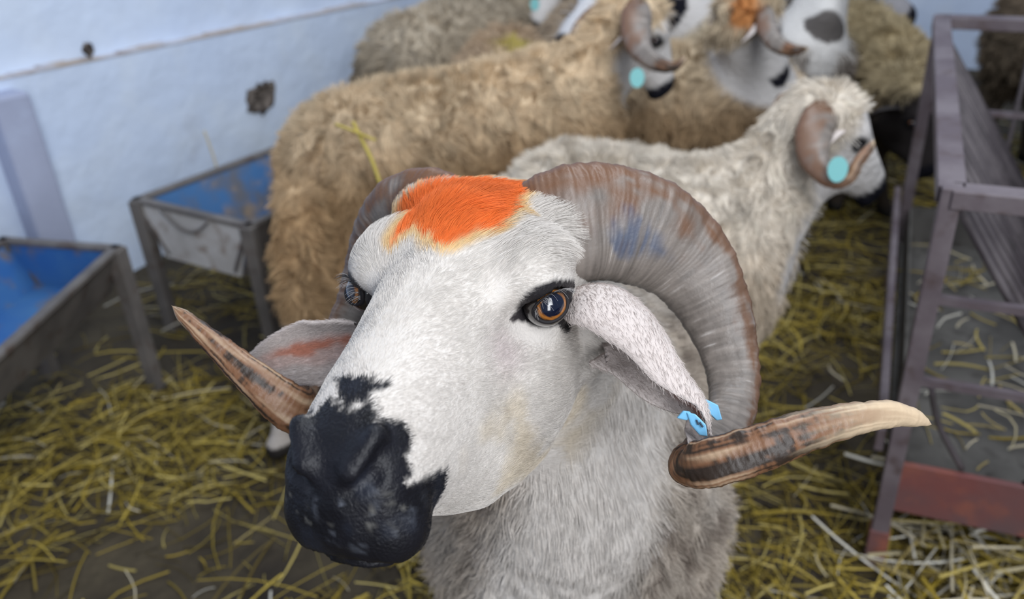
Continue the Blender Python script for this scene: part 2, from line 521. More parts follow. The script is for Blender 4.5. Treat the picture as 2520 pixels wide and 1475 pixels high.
def build_straw():
    rng = np.random.default_rng(11)
    # bedding, denser in drifts
    n = 30000
    P = np.column_stack([rng.uniform(-1.5, 2.2, n), rng.uniform(0.7, 4.0, n), np.zeros(n)])
    keep = (noise(P, 2.3, 4) + rng.normal(0, 0.45, n) > -0.25)
    near = P[:, 1] < 2.3
    keep &= (near | (rng.random(n) < 0.75))
    keep &= ((P - W0) @ WN > 0.17)
    P = P[keep]; n = len(P)
    P[:, 2] = 0.003 + rng.random(n) ** 2 * 0.028
    L = rng.lognormal(math.log(0.100), 0.45, n).clip(0.02, 0.26)
    C = straw_color(n, 0.05, rng)
    V, Q, C = straws('s', P, rng.uniform(0, 2 * np.pi, n), L, rng.uniform(0.0022, 0.0052, n), C, rng.normal(0, 0.06, n), rng=rng)
    V[:, 2] = np.maximum(V[:, 2], 0.001)
    o = mesh_np('straw_bedding', V, Q, M_STRAW, smooth=False, col=C)
    o['label'] = 'loose olive yellow straw bedding trodden over the dark barn floor'; o['category'] = 'straw'; o['kind'] = 'stuff'
    # pale fresh hay dropped under the feeder
    n = 1500
    P = np.column_stack([rng.uniform(0.66, 1.6, n), rng.uniform(0.82, 1.62, n), np.zeros(n)])
    d = (P[:, 0] - 1.05) ** 2 / 0.16 + (P[:, 1] - 1.15) ** 2 / 0.12
    P = P[(rng.random(n) < np.exp(-d * 0.6)) & (P[:, 0] - 0.67 > 0.42 * (P[:, 1] - 1.24) + 0.02)]; n = len(P)
    d = (P[:, 0] - 1.05) ** 2 / 0.16 + (P[:, 1] - 1.15) ** 2 / 0.12
    P[:, 2] = 0.02 + rng.random(n) * 0.09 * np.exp(-d)
    L = rng.lognormal(math.log(0.12), 0.4, n).clip(0.04, 0.3)
    V, Q, C = straws('s', P, rng.uniform(0, 2 * np.pi, n), L, rng.uniform(0.003, 0.008, n), straw_color(n, 0.75, rng), rng.normal(0, 0.16, n), rng=rng)
    V[:, 2] = np.maximum(V[:, 2], 0.001)
    o = mesh_np('loose_hay', V, Q, M_STRAW, smooth=False, col=C)
    o['label'] = 'heap of pale hay spilled on the floor under the iron hay feeder'; o['category'] = 'hay'; o['kind'] = 'stuff'


build_straw()


# ------------------------------------------------------------------ troughs
def trough(label, A, Bv, Cv, length, m_in, m_end, group=None, depth=0.16, hook=False):
    """A: rim corner at the near end, Bv: the other corner of that end, Cv: direction of the long side"""
    A = np.array(A, float); B = np.array(Bv, float); d = unit(np.array(Cv, float)) * length
    ctr = (A + B) / 2; ctr = np.array([ctr[0], ctr[1], 0])
    t = thing('feed_trough', label, 'trough', tuple(ctr), group)
    zr = A[2]; zb = zr - depth; x = unit(B - A); w = np.linalg.norm(B - A); th = 0.006
    lo = lambda p, o: np.array([*(p + x * o)[:2], zb])
    a0, b0, a1, b1 = A, B, A + d, B + d
    p0, p1, q0, q1 = lo(A, w * 0.16), lo(B, -w * 0.16), lo(A + d, w * 0.16), lo(B + d, -w * 0.16)
    dn = unit(d)
    b = MB()
    b.slab([a0, a1, q0, p0], x, th); b.slab([b0, b1, q1, p1], -x, th); b.slab([p0, q0, q1, p1], (0, 0, 1), th)
    b.build('basin', m_in, t)
    b = MB()
    b.slab([a0 - x * 0.004, a1 - x * 0.004, q0 - x * 0.004, p0 - x * 0.004], -x, 0.003)
    b.slab([b0 + x * 0.004, b1 + x * 0.004, q1 + x * 0.004, p1 + x * 0.004], x, 0.003)
    b.build('outer_sheet', M_GALV, t)
    for e0, e1, s0, s1, sg in ((a0, b0, p0, p1, -1), (a1, b1, q0, q1, 1)):
        b = MB(); b.slab([e0, e1, s1, s0], dn * sg, 0.005); b.build('end_panel', m_end, t)
        b = MB(); b.slab([e0 - dn * sg * 0.002, e1 - dn * sg * 0.002, s1 - dn * sg * 0.002, s0 - dn * sg * 0.002], -dn * sg, 0.002)
        b.build('end_lining', m_in, t)
    b = MB(); r = 0.024
    for u, v in ((a0, a1), (b0, b1), (a0, b0), (a1, b1)):
        b.bar(u + (u - v) / np.linalg.norm(u - v) * 0.012, v - (u - v) / np.linalg.norm(u - v) * 0.012, r, 0.012)
    b.build('rim', M_GALV, t, bevel=0.002)
    for u in (a0, b0, a1, b1):
        b = MB(); b.bar((u[0], u[1], 0), u, 0.032, 0.032, w2=0.038, h2=0.038); b.build('leg', M_GALV, t, bevel=0.003)
    for e0, e1 in ((a0, b0), (a1, b1)):
        for u, v in ((e0, x), (e1, -x)):
            b = MB(); b.bar(u - dn * 0.008 + [0, 0, -0.01], (*(u + v * w * 0.2)[:2], zb + 0.01), 0.012, 0.012)
            b.build('end_brace', M_GALV, t)
    if hook:
        b = MB(); u = np.linspace(0, 1, 14)[:, None]
        P = (a0 + x * w * 0.28) * (1 - u) + (a0 + x * w * 0.72) * u - dn * 0.02 + np.array([0, 0, -0.05]) * np.sin(u * np.pi)
        b.tube(P, 0.004, 6); b.build('wire_loop', M_GALV, t, smooth=True)
    return t


c1 = ground(284, 612, 0.42); c0 = ground(8, 592, 0.42); l1 = ground(2, 868, 0.42)
trough('blue lined metal trough on grey legs in the left corner beside the wall pilaster', c1, c0, l1 - c1, 1.15, M_BLUE, M_GALV, depth=0.125)
e0 = ground(338, 492, 0.42); e1 = ground(612, 556, 0.42); e2 = ground(662, 372, 0.42)
trough('blue trough with pale end panel standing against the wall behind the brown ram', e0, e1, e2 - e0, 0.72, M_BLUEW, M_PANEL, hook=True)


# ------------------------------------------------------------------ iron hay feeder
def feeder():
    A = np.array([0.675, 1.24, 0.0]); Bf = np.array([1.13, 2.30, 0.0]); v = unit(Bf - A); r = np.array([v[1], -v[0], 0]); w = 0.62
    t = thing('hay_feeder', 'rusty dark iron hay feeder frame standing at the right of the pen', 'hay feeder', tuple((A + Bf) / 2 + r * w / 2))
    zt = 0.78; Z = lambda p, z: np.array([p[0], p[1], z])
    cs = [A, A + r * w, Bf, Bf + r * w]
    for c in cs:
        b = MB(); b.bar(Z(c, 0), Z(c, zt + 0.016), 0.030, 0.030, up=v); b.build('leg', M_IRON, t, bevel=0.002)
        b = MB(); b.bar(Z(c, 0.002), Z(c, 0.10), 0.036, 0.036, up=v); b.build('foot', M_RED, t, bevel=0.002)
    for a, b_ in ((cs[0], cs[2]), (cs[1], cs[3]), (cs[0], cs[1]), (cs[2], cs[3])):
        b = MB(); b.bar(Z(a, zt), Z(b_, zt), 0.040, 0.030); b.build('top_rail', M_IRON, t, bevel=0.002)
    for a, b_ in ((cs[0], cs[2]), (cs[1], cs[3])):
        b = MB(); b.bar(Z(a - r * 0.03 if a is cs[0] else a, 0.30), Z(b_ - r * 0.03 if a is cs[0] else b_, 0.30), 0.016, 0.05); b.build('side_rail', M_IRON, t, bevel=0.002)
    # rods of the V rack
    bot = lambda k: A + v * k + r * w * 0.5 + np.array([0, 0, 0.32])
    L = np.linalg.norm(Bf - A)
    for k in np.linspace(0.03, L - 0.03, 15):
        for sgn, base in ((0, A), (1, A + r * w)):
            p = Z(base + v * k, zt - 0.005)
            b = MB(); b.tube([p, (p + bot(k)) / 2, bot(k)], 0.0075, 8); b.build('rack_rod', M_SLAT, t, smooth=True)
    b = MB(); b.bar(bot(0), bot(L), 0.03, 0.02); b.build('rack_keel', M_IRON, t)
    # end bars and thin brace rods at the near end
    for z in (0.60, 0.44):
        b = MB(); b.bar(Z(A, z), Z(A + r * w, z), 0.014, 0.014); b.build('cross_bar', M_IRON, t)
    b = MB(); b.bar(Z(Bf, 0.55), Z(Bf + r * w, 0.55), 0.014, 0.014); b.build('cross_bar', M_IRON, t)
    b = MB(); b.tube([Z(Bf + r * w * 0.35, zt), Z(Bf + r * w * 0.35, 0.2)], 0.006, 8); b.build('upright_rod', M_SLAT, t, smooth=True)
    b = MB(); b.tube(catmull([Z(A + r * 0.03, 0.44), Z(A + r * 0.055, 0.36), Z(A + r * 0.11, 0.27)], 8), 0.0055, 8); b.build('brace_rod', M_SLAT, t, smooth=True)
    b = MB(); b.tube([Z(A + r * 0.30, 0.47), Z(A + r * 0.20, 0.24)], 0.0065, 8); b.build('brace_rod', M_SLAT, t, smooth=True)
    # tray under the rack
    z0, z1 = 0.155, 0.265
    b = MB()
    b.slab([Z(A + r * 0.012, z0), Z(A + r * w, z0), Z(A + r * w, z1), Z(A + r * 0.012, z1)], -v, 0.012)
    b.build('end_board', M_RED, t, bevel=0.002, label='rusty red end board')
    b = MB()
    b.slab([Z(A + r * 0.01, z0), Z(Bf + r * 0.01, z0), Z(Bf + r * 0.01, z1), Z(A + r * 0.01, z1)], r, 0.006)
    b.slab([Z(A + r * w, z0), Z(Bf + r * w, z0), Z(Bf + r * w, z1), Z(A + r * w, z1)], -r, 0.006)
    b.slab([Z(Bf + r * 0.01, z0), Z(Bf + r * w, z0), Z(Bf + r * w, z1), Z(Bf + r * 0.01, z1)], v, 0.006)
    b.slab([Z(A, z0), Z(A + r * w, z0), Z(Bf + r * w, z0), Z(Bf, z0)], (0, 0, 1), 0.006)
    b.build('tray', M_CONC, t)
    rng = np.random.default_rng(5); n = 170
    P = A + v * rng.uniform(0.04, L - 0.05, (n, 1)) + r * rng.uniform(0.05, w - 0.06, (n, 1)); P[:, 2] = z0 + 0.012 + rng.random(n) * 0.02
    V, Q, C = straws('s', P, rng.uniform(0, 6.28, n), rng.uniform(0.04, 0.13, n).clip(0, 0.11), rng.uniform(0.003, 0.006, n), straw_color(n, 0.7, rng), rng.normal(0, 0.05, n), rng=rng)
    V[:, 2] = np.maximum(V[:, 2], z0 + 0.008)
    o = mesh_np('hay_remains', V, Q, M_STRAW, smooth=False, col=C)
    o['label'] = 'scattered pale hay stalks left in the tray of the iron feeder'; o['category'] = 'hay'; o['kind'] = 'stuff'
    return t


feeder()

# ------------------------------------------------------------------ sheep anatomy (head frame: x animal's right, y nose, z up; metres)
KY = np.array([-.16, -.12, -.09, -.05, -.02, 0, .03, .07, .10, .135, .160, .178, .192, .201, .208])
KT = np.array([.015, .046, .059, .066, .066, .059, .046, .032, .021, .009, .001, -.007, -.018, -.031, -.054])
KB = np.array([-.11, -.145, -.168, -.178, -.176, -.172, -.164, -.152, -.135, -.112, -.107, -.110, -.109, -.103, -.082])
KW = np.array([.050, .064, .072, .074, .072, .070, .065, .058, .053, .0500, .0480, .046, .042, .034, .014])
KTW = np.array([.95, .98, 1.0, .94, .88, .86, .88, .92, .92, .90, .86, .86, .9, .9, .95])     # width near the top, share of KW
KBW = np.array([.75, .78, .84, .92, .98, 1.0, 1.04, 1.05, 1.0, .97, .98, .95, .95, .95, .95])     # width near the bottom


def head_sdf(q, detail=True):
    x = np.abs(q[..., 0]); y = q[..., 1]; z = q[..., 2]
    yc = np.clip(y, KY[0], KY[-1])
    T = np.interp(yc, KY, KT); B = np.interp(yc, KY, KB); Wd = np.interp(yc, KY, KW)
    tw = np.interp(yc, KY, KTW); bw = np.interp(yc, KY, KBW)
    hz = (T - B) / 2; v = (z - (T + B) / 2) / hz
    wv = Wd * np.where(v > 0, 1 + (tw - 1) * np.clip(v, 0, 1), 1 + (bw - 1) * np.clip(-v, 0, 1))
    p = 2.35 + .8 * sm(.13 - y, 0, .05) * sm(-v, 0, .4)
    rho = ((x / wv) ** p + np.abs(v) ** p) ** (1 / p)
    d = (rho - 1) * np.minimum(wv, hz) * 0.92
    over = np.maximum(np.maximum(KY[0] - y, y - KY[-1]), 0)
    d = np.where(over > 0, np.sqrt(np.maximum(d, 0) ** 2 + over ** 2), d)
    X = np.stack([x, y, z], -1)
    d = smin(d, ell(X, (.060, -.010, .014), (.030, .040, .030)), .022)       # orbit and brow
    d = smin(d, ell(X, (.064, -.020, -.006), (.024, .026, .027)), .012)
    d = smin(d, ell(X, (.052, -.03, -.070), (.026, .060, .050)), .03)          # cheek
    d = smin(d, ell(X, (.0, .176, -.045), (.038, .030, .030)), .012)          # nose pad
    d = smin(d, ell(X, (.022, .182, -.082), (.026, .020, .022)), .014)        # upper lip lobes
    d = smin(d, ell(X, (.050, -.085, .020), (.034, .034, .034)), .02)         # horn boss
    if detail:
        d = smax(d, -ell(X, (.066, .040, -.010), (.010, .024, .012)), .02)     # hollow in front of the eye
        d = smax(d, -(np.linalg.norm(X - np.array(EYE_C), axis=-1) - EYE_R * 1.02), .004)
        d = smin(d, cap(X, (.016, .200, -.030), (.026, .186, -.014), .009, .007), .008)   # wing of the nostril
        nl = [(.004, .211, -.044), (.015, .208, -.043), (.028, .200, -.034), (.0345, .191, -.019)]
        for a, b, r0, r1 in ((nl[0], nl[1], .0028, .0042), (nl[1], nl[2], .0042, .0062), (nl[2], nl[3], .0062, .0048)):
            d = smax(d, -cap(X, a, b, r0, r1), .003)
        ml = [(.056, .122, -.074), (.053, .142, -.093), (.042, .170, -.100), (.022, .196, -.100), (0, .206, -.099)]
        for a, b in zip(ml[:-1], ml[1:]): d = smax(d, -cap(X, a, b, .0038, .0038), .004)
        d = smax(d, -cap(X, (0, .214, -.046), (0, .212, -.096), .0026, .0026), .004)
        d = d + .0007 * fbm(q, 150, 91, 2) * sm(y, .165, .19)
    else:
        d = smax(d, -(np.linalg.norm(X - np.array(EYE_C), axis=-1) - EYE_R * 0.9), .004)
    return d


EYE_C = (.0745, .004, -.003); EYE_R = .0172


class Frame:                                                # a head frame: rotation columns right, nose, up; origin; scale
    def __init__(s, R, T, k=1.0):
        u, _, v = np.linalg.svd(np.array(R, float)); s.R = u @ v; s.T = np.array(T, float); s.k = k

    def loc(s, P): return (P - s.T) @ s.R / s.k
    def wld(s, q): return np.asarray(q, float) @ s.R.T * s.k + s.T
    def vec(s, q): return np.asarray(q, float) @ s.R.T


def look_frame(T, nose, up=(0, 0, 1), k=1.0):
    n = unit(np.array(nose, float)); u = np.array(up, float); u = unit(u - n * (u @ n)); r = np.cross(n, u)
    return Frame(np.stack([r, n, u], 1), T, k)


def poly_sd(U, poly):                                       # signed distance to a polygon in 2-D, negative inside
    d = np.full(U.shape[0], 1e9); ins = np.zeros(U.shape[0], bool); n = len(poly)
    for i in range(n):
        a = poly[i]; b = poly[(i + 1) % n]; e = b - a; w = U - a
        t = np.clip((w @ e) / (e @ e + 1e-12), 0, 1); d = np.minimum(d, np.linalg.norm(w - t[:, None] * e, axis=1))
        c = ((a[1] > U[:, 1]) != (b[1] > U[:, 1])) & (U[:, 0] < (b[0] - a[0]) * (U[:, 1] - a[1]) / (b[1] - a[1] + 1e-12) + a[0])
        ins ^= c
    return np.where(ins, -d, d)


# ------------------------------------------------------------------ horns, ears, eyes
def horn_mesh(P, Wd, wide, thick, k=110, n=28, seed=1, tipcol=None, rings=1.0, blue=None, base_brown=0.3):
    """P centreline control points, Wd widths, wide: wide-axis hints, thick: thickness / width"""
    m = len(P); C = catmull(P, k); s = np.linspace(0, m - 1, k)
    w = np.interp(s, np.arange(m), Wd); th = np.interp(s, np.arange(m), thick)
    A = np.stack([np.interp(s, np.arange(m), np.array(wide)[:, j]) for j in range(3)], -1)
    T = unit(np.gradient(C, axis=0)); A = unit(A - T * (A * T).sum(1, keepdims=True)); Bn = np.cross(T, A)
    L = np.concatenate([[0], np.cumsum(np.linalg.norm(np.diff(C, axis=0), axis=1))]); u = L / L[-1]
    a = np.linspace(0, 2 * np.pi, n, endpoint=False)
    ca, sa = np.cos(a), np.sin(a)
    shx = np.sign(ca) * np.abs(ca) ** 0.85; shy = np.sign(sa) * np.abs(sa) ** 0.9
    ridge = 0
    ph = L * 430
    ridge = (np.abs(np.sin(ph * 0.5 + 0.8 * np.sin(L * 90))) ** 3)[:, None] * 0.0011 * (1 - u[:, None]) ** 0.4 * rings
    ridge = ridge * (0.35 + 0.65 * np.clip(ca, 0, 1)[None] ** 1.5 + 0.3 * np.clip(-ca, 0, 1)[None])
    taper = np.clip((1 - u) / 0.02, 0, 1) ** 0.5
    rx = (w / 2 * np.maximum(taper, .15))[:, None] + ridge; ry = (w * th / 2 * np.maximum(taper, .15))[:, None] + ridge * 0.6
    V = C[:, None] + A[:, None] * (rx * shx[None])[..., None] + Bn[:, None] * (ry * shy[None])[..., None]
    V = V.reshape(-1, 3)
    fl = np.repeat(L, n) + .004 * noise(V, 40, seed + 5)
    V += (0.00022 * rings * np.sin(fl * 1500) * np.repeat((1 - u), n) ** .5)[:, None] * unit(V - np.repeat(C, n, 0))
    V += 0.0009 * rings * fbm(V, 120, seed)[:, None] * unit(V - np.repeat(C, n, 0))
    i = np.arange(k - 1)[:, None] * n; j = np.arange(n)[None]
    Q = np.stack([i + j, i + (j + 1) % n, i + n + (j + 1) % n, i + n + j], -1).reshape(-1, 4)
    e = (k - 1) * n
    V = np.concatenate([V, [C[-1] + T[-1] * w[-1] * 0.2]]); t = len(V) - 1
    Q = np.concatenate([Q, [[e + j_, e + (j_ + 1) % n, t, t] for j_ in range(0)]]) if False else Q
    cap_ = np.array([[e + 2 * q, e + (2 * q + 1) % n, e + (2 * q + 2) % n, t] for q in range(n // 2)])
    Q = np.concatenate([Q, cap_]).astype(int)
    # colour of the horn itself
    uu = np.append(np.repeat(u, n), 1.0); cc = np.append(np.tile(ca, k), 0.0); ss = np.append(np.tile(sa, k), 0.0); LL = np.append(np.repeat(L, n), L[-1])
    grey = np.array([.195, .168, .148]); brown = np.array([.135, .064, .032]); pale = np.array([.60, .46, .31]); dark = np.array([.030, .019, .013])
    n1 = fbm(np.stack([LL * 14, cc * 1.0, ss * 1.0], -1), 3.0, seed)          # along the growth
    rg = fbm(np.stack([LL * 170, cc * .8, ss * .8], -1), 1.6, seed + 3)        # fine growth rings
    scr = fbm(np.stack([LL * 420, cc * 1.2 + LL * 6, ss * 1.2], -1), 1.0, seed + 6, 2)
    lng = noise(np.stack([LL * 8, cc * 30, ss * 30], -1), 1.0, seed + 7)
    col = grey * (1 + 0.40 * rg + .22 * scr + .12 * lng)[:, None] + (.16 * sm(scr + .5 * rg, .55, .9))[:, None]
    edge = sm(cc + 0.55 * n1 - 0.25 * rg, 0.45, 1.0) * (0.85)
    col = col + (brown * (1 + 0.3 * rg[:, None]) - col) * edge[:, None]
    bb = sm(base_brown * 0.5 - uu + 0.10 * n1 * 1.5, 0, 0.10) * sm(cc + n1 * 0.9 + (base_brown > 1) * .5, -0.1, 0.7)
    col = col + (brown * 1.15 - col) * (bb * 0.8)[:, None]
    if tipcol is not None:
        st, cols = tipcol
        stg = fbm(np.stack([LL * 9, cc * 2.2 + 5, ss * 2.2], -1), 2.0, seed + 9)
        k1 = sm(uu, st, st + 0.06)
        c2 = brown * 1.35 + (dark - brown * 1.35) * sm(stg + .35 * rg + .1, 0.0, 0.30)[:, None] + (pale - brown * 1.35) * (sm(-stg, 0.10, 0.6) * 0.50)[:, None]
        c2 = c2 * (1 - sm(uu, st + 0.0, st + 0.16) * 0 )[:, None]
        k2 = sm(uu + 0.10 * stg, cols, min(cols + .14, 1.04))
        c2 = c2 + (pale - c2) * k2[:, None]
        col = col + (c2 - col) * k1[:, None]
    if blue is not None:
        bm = sm(-np.abs((uu - blue[0]) / blue[1]) - np.abs((cc - blue[2]) / blue[3]) + 1 + 0.7 * n1, 0, 0.5) * (ss * blue[4] > 0) * sm(rg, -.6, .2)
        col = col + (np.array([.045, .075, .14]) - col) * (bm * 0.7)[:, None]
    return V, Q, np.clip(col, 0.01, 0.9)


def ear_mesh(P, Wd, openv, curl, k=44, n=22, th=0.0045, col=(.62, .55, .52), inner=(.46, .28, .24), pink=(.40, .09, .05), seed=2):
    m = len(P); C = catmull(P, k); s = np.linspace(0, m - 1, k)
    w = np.interp(s, np.arange(m), Wd); cu = np.interp(s, np.arange(m), curl)
    O = np.stack([np.interp(s, np.arange(m), np.array(openv)[:, j]) for j in range(3)], -1)
    T = unit(np.gradient(C, axis=0)); O = unit(O - T * (O * T).sum(1, keepdims=True)); S = np.cross(T, O)
    t = np.linspace(-1, 1, n); u = np.linspace(0, 1, k)
    ang = cu[:, None] * t[None]; r = (w / 2) / np.maximum(np.sin(np.minimum(cu, 1.5)), 0.15)
    taper = np.sqrt(np.clip((1 - u) / 0.10, 0.001, 1))
    r = r * taper
    tk = th * (1 - 0.65 * np.abs(t) ** 3)[None] * np.ones((k, 1))
    out = C[:, None] + S[:, None] * (r[:, None] * np.sin(ang))[..., None] + O[:, None] * (r[:, None] * (1 - np.cos(ang)) )[..., None]
    nin = unit(-(S[:, None] * np.sin(ang)[..., None]) + O[:, None] * np.cos(ang)[..., None])
    inn = out + nin * tk[..., None]
    V = np.concatenate([out.reshape(-1, 3), inn.reshape(-1, 3)]); o = k * n
    i = np.arange(k - 1)[:, None] * n; j = np.arange(n - 1)[None]
    q = np.stack([i + j, i + n + j, i + n + j + 1, i + j + 1], -1).reshape(-1, 4)
    Q = [q, q[:, ::-1] + o]
    ii = np.arange(k - 1) * n
    for c, fl in ((0, 0), (n - 1, 1)):
        e = np.stack([ii + c, ii + c + o, ii + n + c + o, ii + n + c], 1)
        Q.append(e[:, ::-1] if fl else e)
    e = np.stack([(k - 1) * n + j[0], (k - 1) * n + j[0] + o, (k - 1) * n + j[0] + 1 + o, (k - 1) * n + j[0] + 1], 1); Q.append(e)
    Q = np.concatenate(Q)
    tt = np.tile(np.abs(t), k); uu = np.repeat(u, n)
    c_out = np.array(col) * np.ones((o, 1)) * (1 + .06 * fbm(V[:o], 60, seed))[:, None]
    nz = fbm(V[o:], 55, seed + 4)
    pk = sm(0.62 - tt + 0.25 * nz, 0, 0.4) * sm(uu, 0.02, .15) * sm(0.9 - uu + 0.2 * nz, 0, 0.25)
    ci = np.array(col) * 0.92 + (np.array(inner) - np.array(col) * .92) * pk[:, None]
    pk2 = sm(0.16 - np.abs(np.tile(t, k) - 0.15) + 0.45 * nz, 0, 0.30) * sm(uu, 0.02, .12) * sm(0.75 - uu, 0, 0.2)
    ci = ci + (np.array(pink) - ci) * (pk2 * 0.8)[:, None]
    return V, Q, np.concatenate([c_out, ci])


def eye_mesh(c, r, gaze, horiz, n=48, m=64):
    """one eyeball: dark rim, amber iris, wide dark blue-black pupil"""
    g = unit(np.array(gaze, float)); hx = np.array(horiz, float); hx = unit(hx - g * (hx @ g)); vy = np.cross(g, hx)
    th = np.linspace(0, np.pi, n)[:, None]; ph = np.linspace(0, 2 * np.pi, m, endpoint=False)[None]
    d = g * np.cos(th)[..., None] + hx * (np.sin(th) * np.cos(ph))[..., None] + vy * (np.sin(th) * np.sin(ph))[..., None]
    V = (c + d * r).reshape(-1, 3); a = np.sin(th) * np.cos(ph); b = np.sin(th) * np.sin(ph)
    front = (np.cos(th) > 0) & np.ones_like(a, bool)
    bulge = np.exp(-(th / 0.5) ** 2)
    V = V + (d * (0.0006 * bulge * r / .017)[..., None]).reshape(-1, 3)
    rp = np.sqrt((a / .56) ** 2 + (b / .47) ** 2).ravel(); ri = np.sqrt((a / .66) ** 2 + (b / .60) ** 2).ravel()
    fr = front.ravel(); col = np.ones((len(V), 3)) * np.array([.012, .009, .008])
    iris = np.array([.36, .135, .025]) * (1 + .25 * noise(V, 900))[:, None]
    col = col + (iris - col) * (sm(1.06 - ri, 0, .06) * fr)[:, None]
    col = col + (np.array([.002, .005, .020]) - col) * (sm(1.04 - rp, 0, .06) * fr)[:, None]
    i = np.arange(n - 1)[:, None] * m; j = np.arange(m)[None]
    Q = np.stack([i + j, i + m + j, i + m + (j + 1) % m, i + (j + 1) % m], -1).reshape(-1, 4)
    return V, Q, col


def lid_mesh(c, r, g, hx, almond, width, k=64, m=9, tuck=0.3, lift=.0016):
    """skin rim around the eye opening: from the opening out into the face"""
    g = unit(g); hx = unit(hx - g * (hx @ g)); vy = np.cross(g, hx)
    a = np.linspace(0, 2 * np.pi, k, endpoint=False); ex, ey = almond(a)
    V = []
    for j in range(m):
        s = j / (m - 1); x = ex * (1 + width * s) ; y = ey * (1 + width * s)
        rad = np.sqrt(x ** 2 + y ** 2); an = np.minimum(rad / r, 1.45)
        h = r * (1.0 + 0.03) + lift * np.sin(np.pi * min(1, s * 1.6 + .12)) - 0.006 * s ** 2
        dirn = (x / (rad + 1e-9))[:, None] * hx + (y / (rad + 1e-9))[:, None] * vy
        V.append(c + (np.cos(an)[:, None] * g + np.sin(an)[:, None] * dirn) * h)
    inner = [c + (p - c) * 0.9 for p in V[0]]
    V = np.concatenate([[*inner]] + V); i = np.arange(m)[:, None] * k; j = np.arange(k)[None]
    Q = np.stack([i + j, i + (j + 1) % k, i + k + (j + 1) % k, i + k + j], -1).reshape(-1, 4)
    return V, Q


# ------------------------------------------------------------------ the white ram in front
WHITE = np.array([.665, .62, .575]); BLACK = np.array([.0085, .0085, .012])
HF = Frame([[-.9346, -.3548, -.0243], [.3495, -.9289, .1221], [-.0659, .1056, .9922]], [-.0436, .6045, 1.0133])


def hero_sdf(P):
    q = HF.loc(P); d = head_sdf(q) * HF.k
    d = smin(d, cap(P, HF.wld((0, -.075, -.040)), (.045, .80, .78), .080, .125), .022)
    d = smin(d, cap(P, HF.wld((0, -.075, -.095)), (.05, .745, .70), .045, .105), .018)      # throat
    d = smin(d, cap(P, at(1445, 825, .762), at(1500, 790, .735), .032, .024), .016)      # root of the near ear
    b = cap(P, (.07, .88, .56), (.17, 1.36, .50), .18, .19, 1.05)
    b = smin(b, cap(P, (.055, .80, .66), (.055, .76, .42), .135, .10), .06)              # breast
    for x, y, k in ((-.04, .86, 0), (.16, .84, 0), (.07, 1.38, 1), (.27, 1.36, 1)):
        b = smin(b, cap(P, (x, y, .50), (x, y + (.03 if k else 0), .26), .085, .042), .05)
        b = smin(b, cap(P, (x, y + (.03 if k else 0), .26), (x, y, .05), .036, .024), .02)
    far = sm(np.linalg.norm(P - HF.wld((0, .05, -.03)), axis=-1), .26, .40)
    b = b - far * (.010 * fbm(P, 22, 3) + .006 * noise(P, 60, 8))
    return smin(d, b, .05)


def uv_head(q): return np.stack([np.arctan2(np.abs(q[:, 0]), q[:, 2] + .045) * .06, q[:, 1]], -1)


def pick(V, Nn, px):                                        # nearest front-facing surface point seen at each landmark
    pr = proj(V); f = ((V - CC) * Nn).sum(1) < 0; out = []
    for p in px:
        dd = np.hypot(pr[:, 0] - p[0], pr[:, 1] - p[1]); dd = np.where(f, dd, 1e9)
        k = np.argsort(dd)[:12]; k = k[dd[k] < dd[k[0]] + 6]
        out.append(V[k[np.argmin(pr[k, 2])]])
    return np.array(out)


